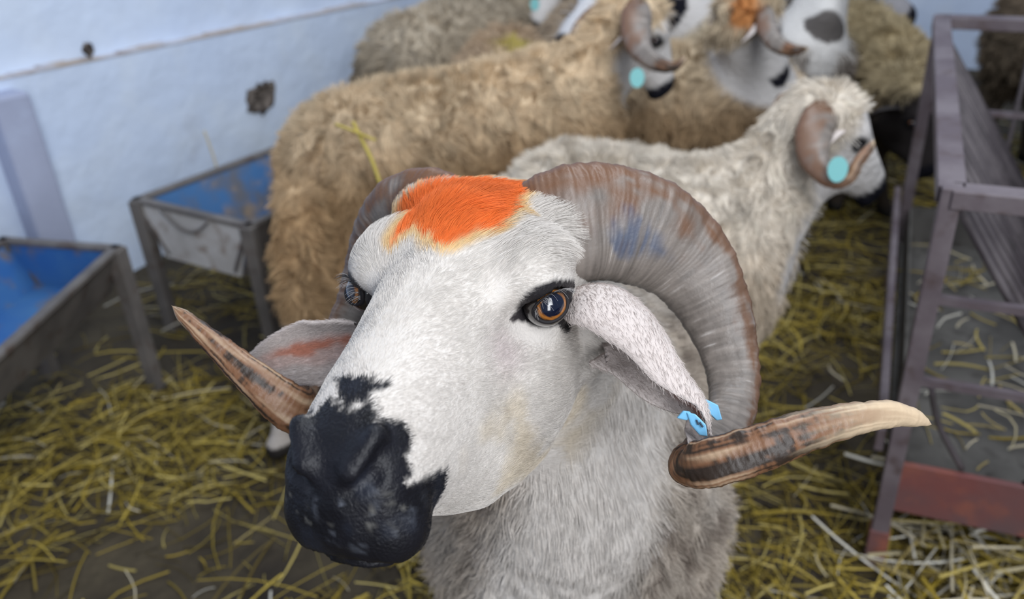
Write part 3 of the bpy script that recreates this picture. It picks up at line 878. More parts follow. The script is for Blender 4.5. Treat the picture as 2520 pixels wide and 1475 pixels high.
def hero():
    t = thing('ram', 'white ram in front with orange painted forehead, black muzzle and wide curling horns', 'sheep', (.1, 1.0, 0))
    V, Q = surface_nets(hero_sdf, (-.34, .24, -.01), (.50, 1.80, 1.20), .0030)
    Nn = vnormals(V, Q); q = HF.loc(V)
    headm = sm(-hero_far(V), -.30, -.24)
    # pigment
    dirty = fbm(V, 9, 5); fine = fbm(V, 45, 6)
    wool = np.array([.40, .345, .29]) * (1 + .40 * fine[:, None]) + np.array([.10, .07, .04]) * dirty[:, None]
    spots = sm(fbm(V, 34, 77) + .25 * dirty, .10, .45)[:, None]
    wool = wool + (np.array([.13, .100, .08]) - wool) * spots * .8
    throat = sm(.100 - np.abs(V[:, 0] - .035 - .25 * (V[:, 2] - .6).clip(-.3, .3)) + .03 * dirty, 0, .05) * sm(-V[:, 1] + .86, 0, .1)
    cream = WHITE * (.93 + .05 * dirty[:, None]) * (1 + 0 * fine[:, None])
    col = wool + (cream - wool) * np.clip(throat, 0, 1)[:, None]
    topw = sm(V[:, 2], .60, .78)
    white = WHITE * (1 + .03 * fine[:, None])
    col = col + (white - col) * headm[:, None]
    blk = [(785, 925), (812, 935), (830, 962), (815, 985), (835, 1000), (870, 985), (915, 982), (925, 1005), (915, 1040), (950, 1030), (990, 1035), (1015, 1075),
           (1012, 1130), (1020, 1165), (1005, 1195), (1045, 1185), (1080, 1160), (1098, 1162)]
    B3 = HF.loc(pick(V, Nn, blk)); U = uv_head(B3)
    Ub = np.array([[-.02, U[1, 1]]] + [list(a) for a in U[1:]] + [[U[-1, 0] + .012, U[-1, 1] + .000], [U[-1, 0] + .022, U[-1, 1] + .012], [U[-1, 0] + .03, U[-1, 1] + .024], [.30, .150], [.30, .4], [-.02, .4]])
    hq = uv_head(q); warp = .0035 * fbm(q, 90, 8) + .002 * noise(q, 300, 9)
    sel = np.where(headm > .5)[0]
    sd = np.full(len(V), 1.0); sd[sel] = poly_sd(hq[sel], Ub)
    k = sm(-(sd + warp), -.0015, .0015) * headm
    bl = BLACK * (1 + .5 * fine[:, None])
    mott = sm(fbm(q, 110, 12) + .3 * noise(q, 420, 13), .22, .60) * sm(.045 - np.linalg.norm((q - [-.018, .200, -.062]) / [1, 1, .75], axis=1), 0, .03)
    bl = bl + (np.array([.15, .165, .20]) - bl) * (mott * .55)[:, None]
    crust = sm(noise(q, 260, 15) + .4 * noise(q, 600, 16), .45, .8) * sm(.016 - np.abs(q[:, 2] + .058), 0, .01) * sm(q[:, 1], .185, .195)
    bl = bl + (np.array([.30, .29, .26]) - bl) * (crust * .35)[:, None]
    sheen = sm(fbm(q, 45, 14), .1, .6)  # bluish gloss of the black hair, painted into its colour
    bl = bl + (np.array([.018, .021, .032]) - bl) * (sheen * .7)[:, None]
    col = col + (bl - col) * k[:, None]
    org = [(960, 598), (975, 560), (985, 525), (1012, 500), (1048, 470), (1100, 462), (1160, 440), (1230, 436), (1272, 462), (1282, 482), (1250, 505), (1225, 535), (1205, 556), (1160, 565),
           (1120, 582), (1085, 606), (1060, 600), (1050, 578), (1010, 575), (985, 590)]
    O3 = HF.loc(pick(V, Nn, org))[:, :2]
    so = np.full(len(V), 1.0); so[sel] = poly_sd(q[sel][:, :2], O3)
    wo = .006 * fbm(q, 70, 31); up_ = (q[:, 2] > .0)
    ye = sm(-(so + wo - .007), -.004, .004) * up_
    col = col + (np.array([.74, .46, .13]) - col) * (ye * .72)[:, None]
    og = sm(-(so + wo), -.002, .002) * up_
    col = col + (np.array([.78, .165, .030]) * (1 + .25 * fine[:, None] + .15 * dirty[:, None]) - col) * og[:, None]
    # dark skin round the eyes
    gaze, hx = hero_gaze()
    for s, g in ((-1, gaze), (1, gaze * [-1, 1, 1])):
        c = np.array(EYE_C) * [s, 1, 1]; h = hx * [1 if s < 0 else -1, 1, 1]
        r = q - c; vy = np.cross(g, h); 
        if vy[2] < 0: vy = -vy
        X = r @ h; Y = r @ vy
        if s > 0: X = -X
        X = X * (-1 if (h[1] > 0) == (s < 0) else 1)
        X = -(r @ unit(np.array([0, 1, 0]) - g * g[1])) ; Y = r @ unit(np.array([0, 0, 1.]) - g * g[2])
        ring = np.sqrt(((X - .001) / .0235) ** 2 + ((Y + .001) / .0185) ** 2)
        m = sm(1.0 - ring, -.08, .08)
        tear = sm(-cap(np.stack([X, Y, 0 * X], -1), (.009, -.012, 0), (.013, -.036, 0), .009, .002), -.001, .001)
        tear = np.maximum(tear, sm(-cap(np.stack([X, Y, 0 * X], -1), (-.014, -.004, 0), (-.0275, -.006, 0), .008, .0025), -.001, .001))
        tear = np.maximum(tear, sm(-cap(np.stack([X, Y, 0 * X], -1), (.010, .008, 0), (.0255, .009, 0), .010, .005), -.001, .001))
        m = np.maximum(m, tear) * (np.linalg.norm(r, axis=1) < .045) * headm
        col = col + (np.array([.018, .016, .018]) - col) * m[:, None]
        pk = np.exp(-((np.linalg.norm(q - np.array([s * .062, .048, -.022]), axis=1)) / .018) ** 2)
        col = col + (np.array([.56, .44, .46]) - col) * (pk * .5)[:, None]
    # faint stains
    st = sm(fbm(q, 16, 40), .25, .6) * sm(-q[:, 2], .02, .08) * headm * (1 - k)
    col = col * (1 - (np.array([.04, .10, .22]) * st[:, None]))
    col = np.clip(col, .004, .95)
    mesh_np('body', V, Q, M_SKIN, t, col=col)

    # eyes, lids, lashes
    for s in (-1, 1):
        g = gaze * ([1, 1, 1] if s < 0 else [-1, 1, 1]); c = HF.wld(np.array(EYE_C) * [s, 1, 1])
        hv = hx * ([1, 1, 1] if s < 0 else [-1, 1, 1])
        ev, eq, ec = eye_mesh(c, EYE_R, HF.vec(g), HF.vec(hv))
        mesh_np('eye', ev, eq, M_EYE, t, col=ec, label='amber eye with a wide dark pupil')
        def almond(a):
            x = np.cos(a); y = np.sin(a)
            ex = .0150 * np.sign(x) * np.abs(x) ** .95; ey = np.where(y > 0, .0072, .0112) * y * (1 - .10 * x)
            return ex, ey
        back = unit(HF.vec(np.array([0, -1, 0]) - g * (-g[1])))
        lv, lq = lid_mesh(c, EYE_R, HF.vec(g), back, almond, .55)
        if np.cross(HF.vec(g), back) @ HF.vec((0, 0, 1)) < 0:
            pass
        lc = np.array([.017, .015, .017]) * np.ones((len(lv), 1))
        mesh_np('eyelid', lv, lq, attr('lid'), t, col=lc, label='dark eyelid')
        rng = np.random.default_rng(3 + s); n = 75
        u = rng.uniform(.08, .92, n); a = u * np.pi; ex, ey = almond(a); gW = unit(HF.vec(g))
        upW = unit(HF.vec(np.array([0, 0, 1.]) - g * g[2])); bk = back
        side = 1.0
        rad = np.hypot(ex, ey) * 1.12
        an = rad / EYE_R
        root = c + (np.cos(an)[:, None] * gW + np.sin(an)[:, None] * ((ex / rad * 1.12)[:, None] * bk + (np.abs(ey) / rad * 1.12)[:, None] * upW)) * EYE_R * 1.07
        dirn = unit(gW * .75 + bk * (ex / .016 * .5 + .25)[:, None] + upW * rng.uniform(-.15, .25, (n, 1)) + rng.normal(0, .12, (n, 3)))
        Ln = rng.uniform(.006, .012, n); k_ = np.linspace(0, 1, 5)
        PP = root[:, None] + dirn[:, None] * (k_[None, :, None] * Ln[:, None, None]) - upW * ((k_ ** 2)[None, :, None] * Ln[:, None, None] * .55)
        cc = np.where(rng.random((n, 1)) < .55, np.array([[.03, .03, .035]]), np.array([[.45, .43, .42]]))
        strands('eyelashes', PP, np.full(n, .00016), cc, M_FUR, t, .3)

    # short coat on the head and throat
    rng = np.random.default_rng(21)
    wt = headm * sm(np.linalg.norm(q - np.array(EYE_C) * [-1, 1, 1], axis=1), .017, .024) * sm(np.linalg.norm(q - np.array(EYE_C), axis=1), .017, .024)
    fac = ((CC - V) * Nn).sum(1) > -.15; wt = wt * np.where(fac, 1.0, .22)
    mz = sm(q[:, 1], .185, .21); wt = wt * (1 - .97 * mz)
    n = 150000
    Pp, Nr, Cr = scatter(V, Nn, Q, col, n, wt, rng)
    ql = HF.loc(Pp); nl = Nr @ HF.R
    fl = np.stack([np.sign(ql[:, 0]) * .35 * sm(np.abs(ql[:, 0]), 0, .02), -np.ones(n), -.12 * np.ones(n)], -1)
    fl[:, 0] += .55 * noise(ql, 28, 4); fl[:, 2] += .5 * noise(ql, 26, 5)
    brow = sm(ql[:, 2], .01, .03) * sm(-ql[:, 1] + .03, 0, .05)
    fl[:, 0] += brow * (.5 * noise(ql, 38, 6) - .75)
    fd = HF.vec(unit(fl)); fd = unit(fd - Nr * (fd * Nr).sum(1, keepdims=True))
    ln = (.0045 + .0045 * sm(-ql[:, 1], -.13, .06) + .0075 * brow) * rng.uniform(.6, 1.25, n)
    ln *= 1 - .55 * sm(ql[:, 1], .16, .2)
    de = np.minimum(np.linalg.norm(ql - np.array(EYE_C) * [-1, 1, 1], axis=1), np.linalg.norm(ql - np.array(EYE_C), axis=1))
    ln *= .25 + .75 * sm(de, .022, .050)
    lift = .30 + .25 * brow + .12 * noise(ql, 60, 7)
    kk = np.linspace(0, 1, 4)
    cl = (noise(ql, 170, 33) * .35 + noise(ql, 75, 34) * .45 * brow)[:, None] * np.cross(Nr, fd)
    PP = Pp[:, None] - Nr[:, None] * .0006 + (fd + cl)[:, None] * (kk[None, :, None] * ln[:, None, None]) + Nr[:, None] * ((lift[:, None] * (1.5 * kk - .8 * kk ** 2)[None]) * ln[:, None])[..., None]
    cv = Cr * rng.uniform(.86, 1.12, (n, 1))
    strands('face_fur', PP, rng.uniform(.00016, .00024, n), np.clip(cv, 0, .95), M_FUR, t, .25)

    # wool and throat hair
    wt = (1 - headm); vis = (((CC - V) * Nn).sum(1) > -.3) & (V[:, 2] > .40); wt = wt * np.where(vis, 1.0, .10)
    n = 60000
    Pp, Nr, Cr = scatter(V, Nn, Q, col, n, wt, rng)
    smooth = np.clip(sm(.100 - np.abs(Pp[:, 0] - .035 - .25 * (Pp[:, 2] - .6).clip(-.3, .3)), 0, .05) * sm(-Pp[:, 1] + .86, 0, .1), 0, 1)
    nv = np.stack([noise(Pp, 55, a) for a in (51, 52, 53)], -1); nv2 = np.stack([noise(Pp, 150, a) for a in (54, 55, 56)], -1)
    dn = np.array([0, 0, -1.0]); dn = unit(dn - Nr * (Nr @ dn)[:, None] + 1e-6)
    ln = (.016 - .004 * smooth) * rng.uniform(.6, 1.2, n)
    dirn = unit(Nr * (.75 - .5 * smooth)[:, None] + dn * (.35 + .6 * smooth)[:, None] + nv * (.7 - .45 * smooth)[:, None])
    PP = Pp[:, None] + dirn[:, None] * (kk[None, :, None] * ln[:, None, None]) + nv2[:, None] * (kk ** 2)[None, :, None] * (.006 * (1 - .6 * smooth))[:, None, None] + dn[:, None] * (kk ** 2)[None, :, None] * .004
    strands('fleece', PP, rng.uniform(.0003, .0005, n), np.clip(Cr * rng.uniform(.8, 1.2, (n, 1)), 0, .9), M_WOOL, t, .4)

    # horns
    HL = [(1240, 590, .735, 150), (1320, 566, .735, 245), (1400, 552, .735, 290), (1490, 548, .745, 286), (1595, 575, .755, 272), (1685, 640, .765, 232), (1752, 745, .765, 182), (1795, 870, .755, 138), (1806, 970, .735, 118),
          (1785, 1055, .70, 112), (1730, 1118, .665, 108), (1698, 1143, .640, 108), (1745, 1140, .622, 122), (1850, 1110, .615, 120), (1960, 1070, .615, 106), (2090, 1034, .62, 82), (2205, 1020, .63, 62), (2290, 1044, .64, 22)]
    P = np.array([at(a, b, c) for a, b, c, _ in HL]); Wd = np.array([w * c / FPX for _, _, c, w in HL])
    T = unit(np.gradient(P, axis=0)); view = unit(P - CC); wide = np.cross(T, view)
    wide = np.array([w if i == 0 else w for i, w in enumerate(wide)])
    for i in range(1, len(wide)):
        if wide[i] @ wide[i - 1] < 0: wide[i] = -wide[i]
    wide = outer(wide, P)
    hv, hq_, hc_ = horn_mesh(P, Wd, wide, np.array([.55] * 5 + [.55, .6, .6, .6, .6, .6, .6, .62, .65, .7, .8, .85, .9]), k=560, n=52, seed=4, tipcol=(.60, .82), blue=(.185, .075, -.15, .55, 1), base_brown=.5)
    mesh_np('horn', hv, hq_, M_HORN, t, col=hc_, label='big grey ridged horn curling forward to a pale tip')
    HR = [(1190, 600, .75, 120), (1125, 550, .78, 190), (1060, 523, .80, 215), (1005, 535, .825, 215), (965, 585, .85, 195), (930, 670, .865, 165), (888, 770, .86, 132), (835, 870, .84, 118), (800, 960, .80, 120), (772, 1005, .76, 128),
          (738, 1014, .735, 118), (695, 990, .725, 112), (632, 938, .72, 90), (552, 868, .72, 66), (480, 804, .72, 42), (424, 754, .72, 20)]
    P = np.array([at(a, b, c) for a, b, c, _ in HR]); Wd = np.array([w * c / FPX for _, _, c, w in HR])
    T = unit(np.gradient(P, axis=0)); view = unit(P - CC); wide = np.cross(T, view)
    for i in range(1, len(wide)):
        if wide[i] @ wide[i - 1] < 0: wide[i] = -wide[i]
    wide = outer(wide, P)
    hv, hq_, hc_ = horn_mesh(P, Wd, wide, np.array([.55] * 8 + [.6] * 4 + [.6, .65, .75, .9]), k=480, n=48, seed=9, tipcol=(.60, .965), base_brown=.5)
    mesh_np('horn', hv, hq_, M_HORN, t, col=hc_, label='dark brown horn pointing outward behind the far ear')

    # ears
    EL = [(1405, 845, .785, 30), (1458, 775, .748, 110), (1492, 731, .722, 185), (1548, 733, .700, 225), (1618, 805, .685, 205), (1678, 908, .672, 155), (1738, 1000, .662, 98), (1728, 1078, .655, 84), (1680, 1150, .650, 30)]
    P = np.array([at(a, b, c) for a, b, c, _ in EL]); Wd = np.array([w * c / FPX for _, _, c, w in EL])
    od = CM @ unit(np.array([-.56, -.76, .37]))
    ev, eq, ec = ear_mesh(P, Wd, [od] * 9, [1.5, 1.8, 2.05, 2.15, 2.1, 2.0, 1.5, 1.0, .7], inner=(.38, .16, .11), pink=(.28, .07, .045))
    eo = mesh_np('ear', ev, eq, M_SKIN, t, col=ec, label='folded white ear with a blue tag')
    ear_fur(ev, eq, ec, P, t, 1)
    ER = [(900, 835, .745, 120), (850, 840, .75, 150), (795, 852, .757, 180), (735, 866, .762, 152), (680, 880, .768, 108), (640, 888, .772, 62), (606, 893, .775, 16)]
    P = np.array([at(a, b, c) for a, b, c, _ in ER]); Wd = np.array([w * c / FPX for _, _, c, w in ER])
    od = CM @ unit(np.array([.15, -.30, 1.0]))
    ev, eq, ec = ear_mesh(P, Wd, [od] * 7, [1.2, 1.1, .9, .75, .7, .6, .5], inner=(.60, .46, .42), pink=(.52, .17, .09))
    mesh_np('ear', ev, eq, M_SKIN, t, col=ec, label='white ear showing its pink inside')
    ear_fur(ev, eq, ec, P, t, 2)

    # ear tag: two blue plates and a spread wing, clamped on the ear
    tg = MB(); R_ = lambda a, b, c: at(a, b, c)
    zc = CM @ np.array([0, 0, 1.0])
    def plate(pts, th):
        k = len(pts); V_ = [p for p in pts] + [p - zc * th for p in pts]
        tg.add(V_, [tuple(range(k))[::-1], tuple(range(k, 2 * k))] + [(i, (i + 1) % k, k + (i + 1) % k, k + i) for i in range(k)])
    plate([R_(1690, 1016, .638), R_(1712, 1020, .636), R_(1738, 1046, .634), R_(1742, 1075, .634), R_(1722, 1072, .636), R_(1700, 1046, .638)], .0035)
    plate([R_(1666, 1030, .642), R_(1682, 1012, .640), R_(1700, 1014, .639), R_(1702, 1028, .639), R_(1690, 1036, .641)], .0035)
    plate([R_(1726, 986, .664), R_(1740, 984, .663), R_(1768, 998, .661), R_(1778, 1034, .659), R_(1764, 1036, .660), R_(1740, 1012, .662)], .0045)
    tag_o = tg.build('ear_tag', M_TAG, t, bevel=.0008, label='light blue plastic ear tag')
    pr_ = MB(); pr_.tube([R_(1722, 1040, .6335), R_(1730, 1052, .6325)], .0007, 6); pr_.tube([R_(1714, 1034, .6345), R_(1719, 1046, .634)], .0006, 6)
    pr_.build('tag_digits', M_PRINT, tag_o)
    return t


def outer(wide, P):                                         # make the wide axis point away from the middle of the curl
    c = P[3:9].mean(0)
    if ((P[4] - c) @ wide[4]) < 0: wide = -wide
    return wide


_AM = {}
def attr(k):
    if k not in _AM: _AM[k] = attr_mat('dark_lid_skin', .6, .2)
    return _AM[k]


def hero_far(V): return np.linalg.norm((HF.loc(V) - np.array([0, .05, -.03])) / np.array([1, 1, 1.0]), axis=-1) * 1.25


def hero_gaze():
    c = HF.wld(np.array(EYE_C) * [-1, 1, 1]); v = unit(HF.loc(CC) - HF.loc(c))
    g = unit(.72 * v + .45 * np.array([-.92, .30, .05])); return g, np.array([0, .97, -.12])


def ear_fur(V, Q, C, axis, t, seed):
    rng = np.random.default_rng(60 + seed); Nn = vnormals(V, Q); n = 9000
    P, Nr, Cr = scatter(V, Nn, Q, C, n, None, rng)
    d = unit(axis[-1] - axis[0]); fd = unit(d - Nr * (Nr @ d)[:, None] + rng.normal(0, .12, (n, 3)))
    ln = rng.uniform(.003, .006, n); k = np.linspace(0, 1, 4)
    PP = P[:, None] + fd[:, None] * (k[None, :, None] * ln[:, None, None]) + Nr[:, None] * ((.35 * (k - .5 * k * k))[None, :, None] * ln[:, None, None])
    strands('ear_fur', PP, np.full(n, .00018), np.clip(Cr * rng.uniform(.85, 1.12, (n, 1)), 0, .9), M_FUR, t, .3)


hero()


# ------------------------------------------------------------------ the rest of the flock
HORN_P = np.array([(.035, -.045, .035), (.060, -.065, .060), (.090, -.115, .070), (.125, -.160, .035), (.145, -.165, -.035), (.155, -.125, -.095), (.165, -.055, -.120), (.180, .020, -.100), (.205, .075, -.060)])
HORN_W = np.array([.060, .078, .080, .074, .062, .050, .040, .030, .010])


def animal(label, rump, chest, head, nose, wool, r=(.20, .19), k=1.0, horns='curl', tag=None, face=None, back=None, legs=None, tail=None,
           strands_n=9000, tuft=.022, h=.009, group=None, throat=None, mark=None, horn_px=None, seed=1, ears=True, neck=.085, sr=.0009, up=(0, 0, 1), muzzle=True, eye_at=None, tag_at=None, nb_off=(0, 0, 0)):
    rump = np.array(rump, float); chest = np.array(chest, float); fr = look_frame(head if head is not None else (0, 0, 0), nose, up, k)
    if eye_at is not None: fr = look_frame(at(*eye_at) - fr.wld(EYE_C), nose, up, k)          # near eye, on the animal's right
    hd = chest - rump; hd[2] = 0; hd = unit(hd); sd = np.array([hd[1], -hd[0], 0])
    base = (rump + chest) / 2
    t = thing('sheep', label, 'sheep', (base[0], base[1], 0), group)
    if legs is None: legs = {}
    L = []
    for i, (c, s, bk) in enumerate(((chest, 1, 0), (chest, -1, 0), (rump, 1, 1), (rump, -1, 1))):
        top = c + sd * s * r[0] * .45 + hd * (-.02 if bk else .03); top[2] = c[2] - .05
        foot = legs.get(i, (top[0] + hd[0] * (.02 if not bk else -.04), top[1] + hd[1] * (.02 if not bk else -.04)))
        ft = np.array([foot[0], foot[1], .03]); kn = (top + ft) / 2; kn[2] = .25
        if bk: kn = kn - hd * .05
        else: kn = kn + hd * .012
        L.append((top, kn, ft, bk))
    nb = chest + hd * .08 + np.array([0, 0, .06]) + np.array(nb_off); na = fr.wld((0, -.045, -.055))

    def f(P):
        d = head_sdf(fr.loc(P), False) * k
        d = smin(d, cap(P, na, nb, neck * k * .9, r[0] * .72), .05)
        b = cap(P, rump, chest, r[0], r[1], 1.08)
        b = smin(b, cap(P, chest + hd * .05, chest + hd * .06 - [0, 0, .10], r[1] * .75, r[1] * .6), .05)
        if tail is not None: b = smin(b, cap(P, tail[0], tail[1], .045, .055), .03)
        b = smin(b, d, .05)
        far = sm(np.linalg.norm(P - fr.wld((0, .09, -.03)), axis=-1), .19 * k, .26 * k)
        b = b - far * (tuft * .5 * fbm(P, 16, seed) + tuft * .30 * noise(P, 48, seed + 1))
        for top, kn, ft, bk in L:
            b = smin(b, cap(P, top, kn, .085 if bk else .065, .036), .05)
            b = smin(b, cap(P, kn, ft, .030, .021), .02)
            b = smin(b, cap(P, ft, ft + hd * .025, .028, .022), .01)
        return b
    pts = np.array([rump, chest, na, nb, fr.wld((0, .25, -.1)), fr.wld((0, -.1, 0))] + [l[2] for l in L])
    lo = pts.min(0) - .30; hi = pts.max(0) + .28; lo[2] = -.02
    V, Q = surface_nets(f, lo, hi, h)
    Nn = vnormals(V, Q); q = fr.loc(V)
    n1 = fbm(V, 7, seed + 5); n2 = fbm(V, 28, seed + 6); n3 = noise(V, 70, seed + 7)
    wool = np.array(wool, float)
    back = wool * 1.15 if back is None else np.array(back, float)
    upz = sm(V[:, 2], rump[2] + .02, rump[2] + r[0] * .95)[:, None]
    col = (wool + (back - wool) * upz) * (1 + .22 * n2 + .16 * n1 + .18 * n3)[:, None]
    col = col * (1 - .45 * sm(n2 + n3 * .6, .35, .8))[:, None]
    leg = sm(.34 - V[:, 2], 0, .10)
    fc = np.array([.60, .57, .55]) if face is None else np.array(face)
    col = col + (fc * .8 - col) * (leg * .8)[:, None]
    col = np.where((V[:, 2] < .045)[:, None], np.array([[.03, .027, .025]]), col)
    hm = sm(.205 - np.linalg.norm((q - [0, .095, -.03]) / [1, 1, 1], axis=1), -.015, .02) * (sm(q[:, 1], -.050, -.015) if horns else 1.0)
    if throat is not None:
        hm = np.maximum(hm, sm(-cap(V, fr.wld((0, -.02, -.10)), nb + hd * .15 - [0, 0, .04], .035, .045), -.02, .01))
    col = col + (fc * (1 + .05 * n2[:, None]) - col) * hm[:, None]
    if muzzle:
        mz = sm(q[:, 1] + .15 * np.clip(-q[:, 2], 0, .1) + .010 * n2, .160, .172) * hm * (np.linalg.norm(q - [0, .17, -.06], axis=1) < .085)
        col = col + ((BLACK * 1.4 if muzzle is True else np.array(muzzle)) - col) * mz[:, None]
    for s in (-1, 1):
        c = np.array(EYE_C) * [s, 1, 1]; e = np.linalg.norm((q - c) / [1, 1.25, 1.0], axis=1)
        col = col + (np.array([.02, .02, .022]) - col) * sm(.030 - e, 0, .006)[:, None]
    if mark is not None:
        if len(mark[0]) == 2: mark = (pick(V, Nn, [mark[0]])[0],) + mark[1:]
        m = sm(1 - np.linalg.norm((V - np.array(mark[0])) / mark[1], axis=1) + .5 * n2, 0, .5)
        col = col + (np.array(mark[2]) - col) * (m * .8)[:, None]
    col = np.clip(col, .006, .9)
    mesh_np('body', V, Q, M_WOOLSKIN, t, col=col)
    wt = (1 - hm) * (1 - leg); vis = ((CC - V) * Nn).sum(1) > -.6; wt = wt * np.where(vis, 1, .15)
    rng = np.random.default_rng(seed * 7 + 1); n = strands_n
    P, Nr, C = scatter(V, Nn, Q, col, n, wt, rng)
    dn = np.array([0, 0, -1.0]); dn = dn - Nr * (Nr @ dn)[:, None]
    nv = np.stack([noise(P, 34, a) for a in (51, 52, 53)], -1)
    ln = tuft * 1.35 * rng.uniform(.6, 1.25, n); kk = np.linspace(0, 1, 4)
    d0 = unit(Nr * .75 + dn * .45 + nv * .75)
    PP = P[:, None] + d0[:, None] * (kk[None, :, None] * ln[:, None, None]) + (dn * .5 + nv * .5)[:, None] * ((kk ** 2)[None, :, None] * ln[:, None, None] * .6)
    strands('fleece', PP, rng.uniform(.7, 1.2, n) * sr, np.clip(C * rng.uniform(.75, 1.3, (n, 1)), 0, .9), M_WOOL, t, .45)
    for s in (-1, 1):
        c = fr.wld(np.array(EYE_C) * [s, 1, 1]); g = fr.vec((s * .9, .35, .1))
        ev, eq, ec = eye_mesh(c, EYE_R * k * .98, g, fr.vec((0, 1, 0)), 14, 20)
        mesh_np('eye', ev, eq, M_EYE, t, col=ec)
        if horns:
            P = HORN_P.copy() * HORN_K[horns]; P[:, 0] *= s; Pw = fr.wld(P)
            ctr = fr.wld((s * .11, -.06, -.02)); wide = unit(Pw - ctr)
            if horn_px is not None and s in horn_px:
                Pw = np.array([at(a, b, c_) for a, b, c_, _ in horn_px[s]]); Wd = np.array([w * c_ / FPX for _, _, c_, w in horn_px[s]])
                wide = np.cross(unit(np.gradient(Pw, axis=0)), unit(Pw - CC))
                cc = Pw.mean(0)
                if (Pw[2] - cc) @ wide[2] < 0: wide = -wide
            else: Wd = HORN_W * k
            hv, hq, hc = horn_mesh(Pw, Wd, wide, np.full(len(Pw), .6), k=60, n=18, seed=seed + (s > 0), tipcol=(.75, .97), rings=2.0, base_brown=2.6 if horns == 'tight' else 1.2)
            mesh_np('horn', hv, hq, M_HORN, t, col=hc)
        if ears:
            E = np.array([(.070, -.050, -.010), (.100, -.075, -.030), (.125, -.085, -.065), (.135, -.075, -.105), (.132, -.060, -.140)]) * [s, 1, 1]
            Ew = fr.wld(E); ev, eq, ec = ear_mesh(Ew, np.array([.040, .056, .058, .044, .012]) * k, [fr.vec((s * .3, .9, -.1))] * 5, [1.4, 1.1, .9, .8, .6], k=14, n=10)
            eo = mesh_np('ear', ev, eq, M_SKIN, t, col=np.clip(ec * (fc / np.array([.62, .55, .52])) if face is not None else ec, 0, .9))
            if tag == s:
                tp = fr.wld(np.array([.142, -.052, -.118]) * [s, 1, 1]) if tag_at is None else at(*tag_at); g = unit(CC - tp); x = unit(np.cross(g, [0, 0, 1])); y = np.cross(x, g)
                b = MB(); a = np.linspace(0, 2 * np.pi, 14, endpoint=False); ring = [tp + (x * np.cos(u) * .017 + y * np.sin(u) * .021 * (1.15 if np.sin(u) < 0 else 1)) for u in a]
                b.add(ring + [p - g * .003 for p in ring], [tuple(range(14)), tuple(range(27, 13, -1))] + [(i, 14 + i, 14 + (i + 1) % 14, (i + 1) % 14) for i in range(14)])
                b.build('ear_tag', M_TAG2, t)
    return t


HORN_K = {'curl': 1.0, 'tight': .85}

# the tan ram along the wall
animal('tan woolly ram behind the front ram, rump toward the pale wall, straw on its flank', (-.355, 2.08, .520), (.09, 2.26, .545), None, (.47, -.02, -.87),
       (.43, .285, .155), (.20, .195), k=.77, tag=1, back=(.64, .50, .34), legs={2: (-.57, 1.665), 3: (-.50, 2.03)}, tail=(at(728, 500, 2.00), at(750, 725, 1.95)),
       strands_n=42000, tuft=.017, h=.008, seed=3, throat=1, sr=.0009, eye_at=(1612, 98, 2.24), tag_at=(1568, 190, 2.06),
       horn_px={1: [(1572, 8, 2.22, 50), (1566, 42, 2.16, 76), (1566, 80, 2.13, 74), (1572, 112, 2.10, 62), (1590, 138, 2.07, 48), (1620, 158, 2.05, 36), (1655, 164, 2.04, 25), (1678, 150, 2.03, 16), (1686, 138, 2.03, 6)],
                -1: [(1540, 18, 2.34, 40), (1505, 20, 2.38, 40), (1465, 32, 2.41, 36), (1432, 58, 2.42, 30), (1412, 92, 2.40, 24), (1412, 120, 2.36, 18), (1422, 140, 2.32, 6)]})
# the cream ram
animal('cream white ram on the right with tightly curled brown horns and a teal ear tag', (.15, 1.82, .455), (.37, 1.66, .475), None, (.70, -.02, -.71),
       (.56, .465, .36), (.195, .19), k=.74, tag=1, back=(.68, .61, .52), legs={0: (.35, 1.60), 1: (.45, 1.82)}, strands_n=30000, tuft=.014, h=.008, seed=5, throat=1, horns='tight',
       eye_at=(2106, 348, 1.68), tag_at=(2062, 415, 1.55), neck=.095,
       horn_px={1: [(2085, 262, 1.72, 44), (2056, 268, 1.68, 66), (2020, 292, 1.65, 88), (2002, 335, 1.63, 88), (2002, 385, 1.61, 72), (2024, 424, 1.59, 52), (2060, 446, 1.57, 38), (2094, 434, 1.555, 28), (2110, 402, 1.55, 27), (2138, 368, 1.55, 22), (2150, 345, 1.55, 9)],
                -1: [(2040, 262, 1.80, 40), (2000, 245, 1.83, 46), (1960, 240, 1.86, 42), (1925, 250, 1.88, 34), (1912, 280, 1.88, 26), (1925, 310, 1.86, 14)]}, sr=.0008)
animal('brown ram behind the tan one with an orange dab between crescent grey horns', (.34, 2.68, .46), (.66, 2.58, .47), None, (.45, .10, -.85),
       (.38, .26, .15), (.19, .185), k=.75, back=(.50, .40, .28), strands_n=14000, tuft=.017, seed=7, mark=((1838, 34), np.array([.055, .075, .055]), (.58, .22, .05)), h=.010, sr=.0012,
       eye_at=(1902, 78, 2.40), horn_px={1: [(1868, 22, 2.40, 34), (1882, 40, 2.33, 46), (1888, 70, 2.29, 48), (1904, 100, 2.26, 44), (1930, 118, 2.24, 36), (1960, 124, 2.22, 24), (1990, 118, 2.22, 8)],
                -1: [(1850, 20, 2.52, 24), (1825, 22, 2.55, 26), (1800, 35, 2.57, 22), (1785, 60, 2.56, 16), (1790, 82, 2.54, 6)]})
G = 'sheep crowded at the back of the pen'
animal('white faced hornless sheep facing the camera with hanging ears and grey neck', (.98, 3.25, .48), (.98, 2.90, .52), at(2035, -48, 2.76), (-.18, -.85, -.50),
       (.20, .165, .14), (.16, .15), k=.80, muzzle=(.10, .09, .085), horns=None, face=(.60, .58, .56), back=(.30, .27, .24), strands_n=7000, seed=9, group=G, throat=1, h=.010, sr=.0014)
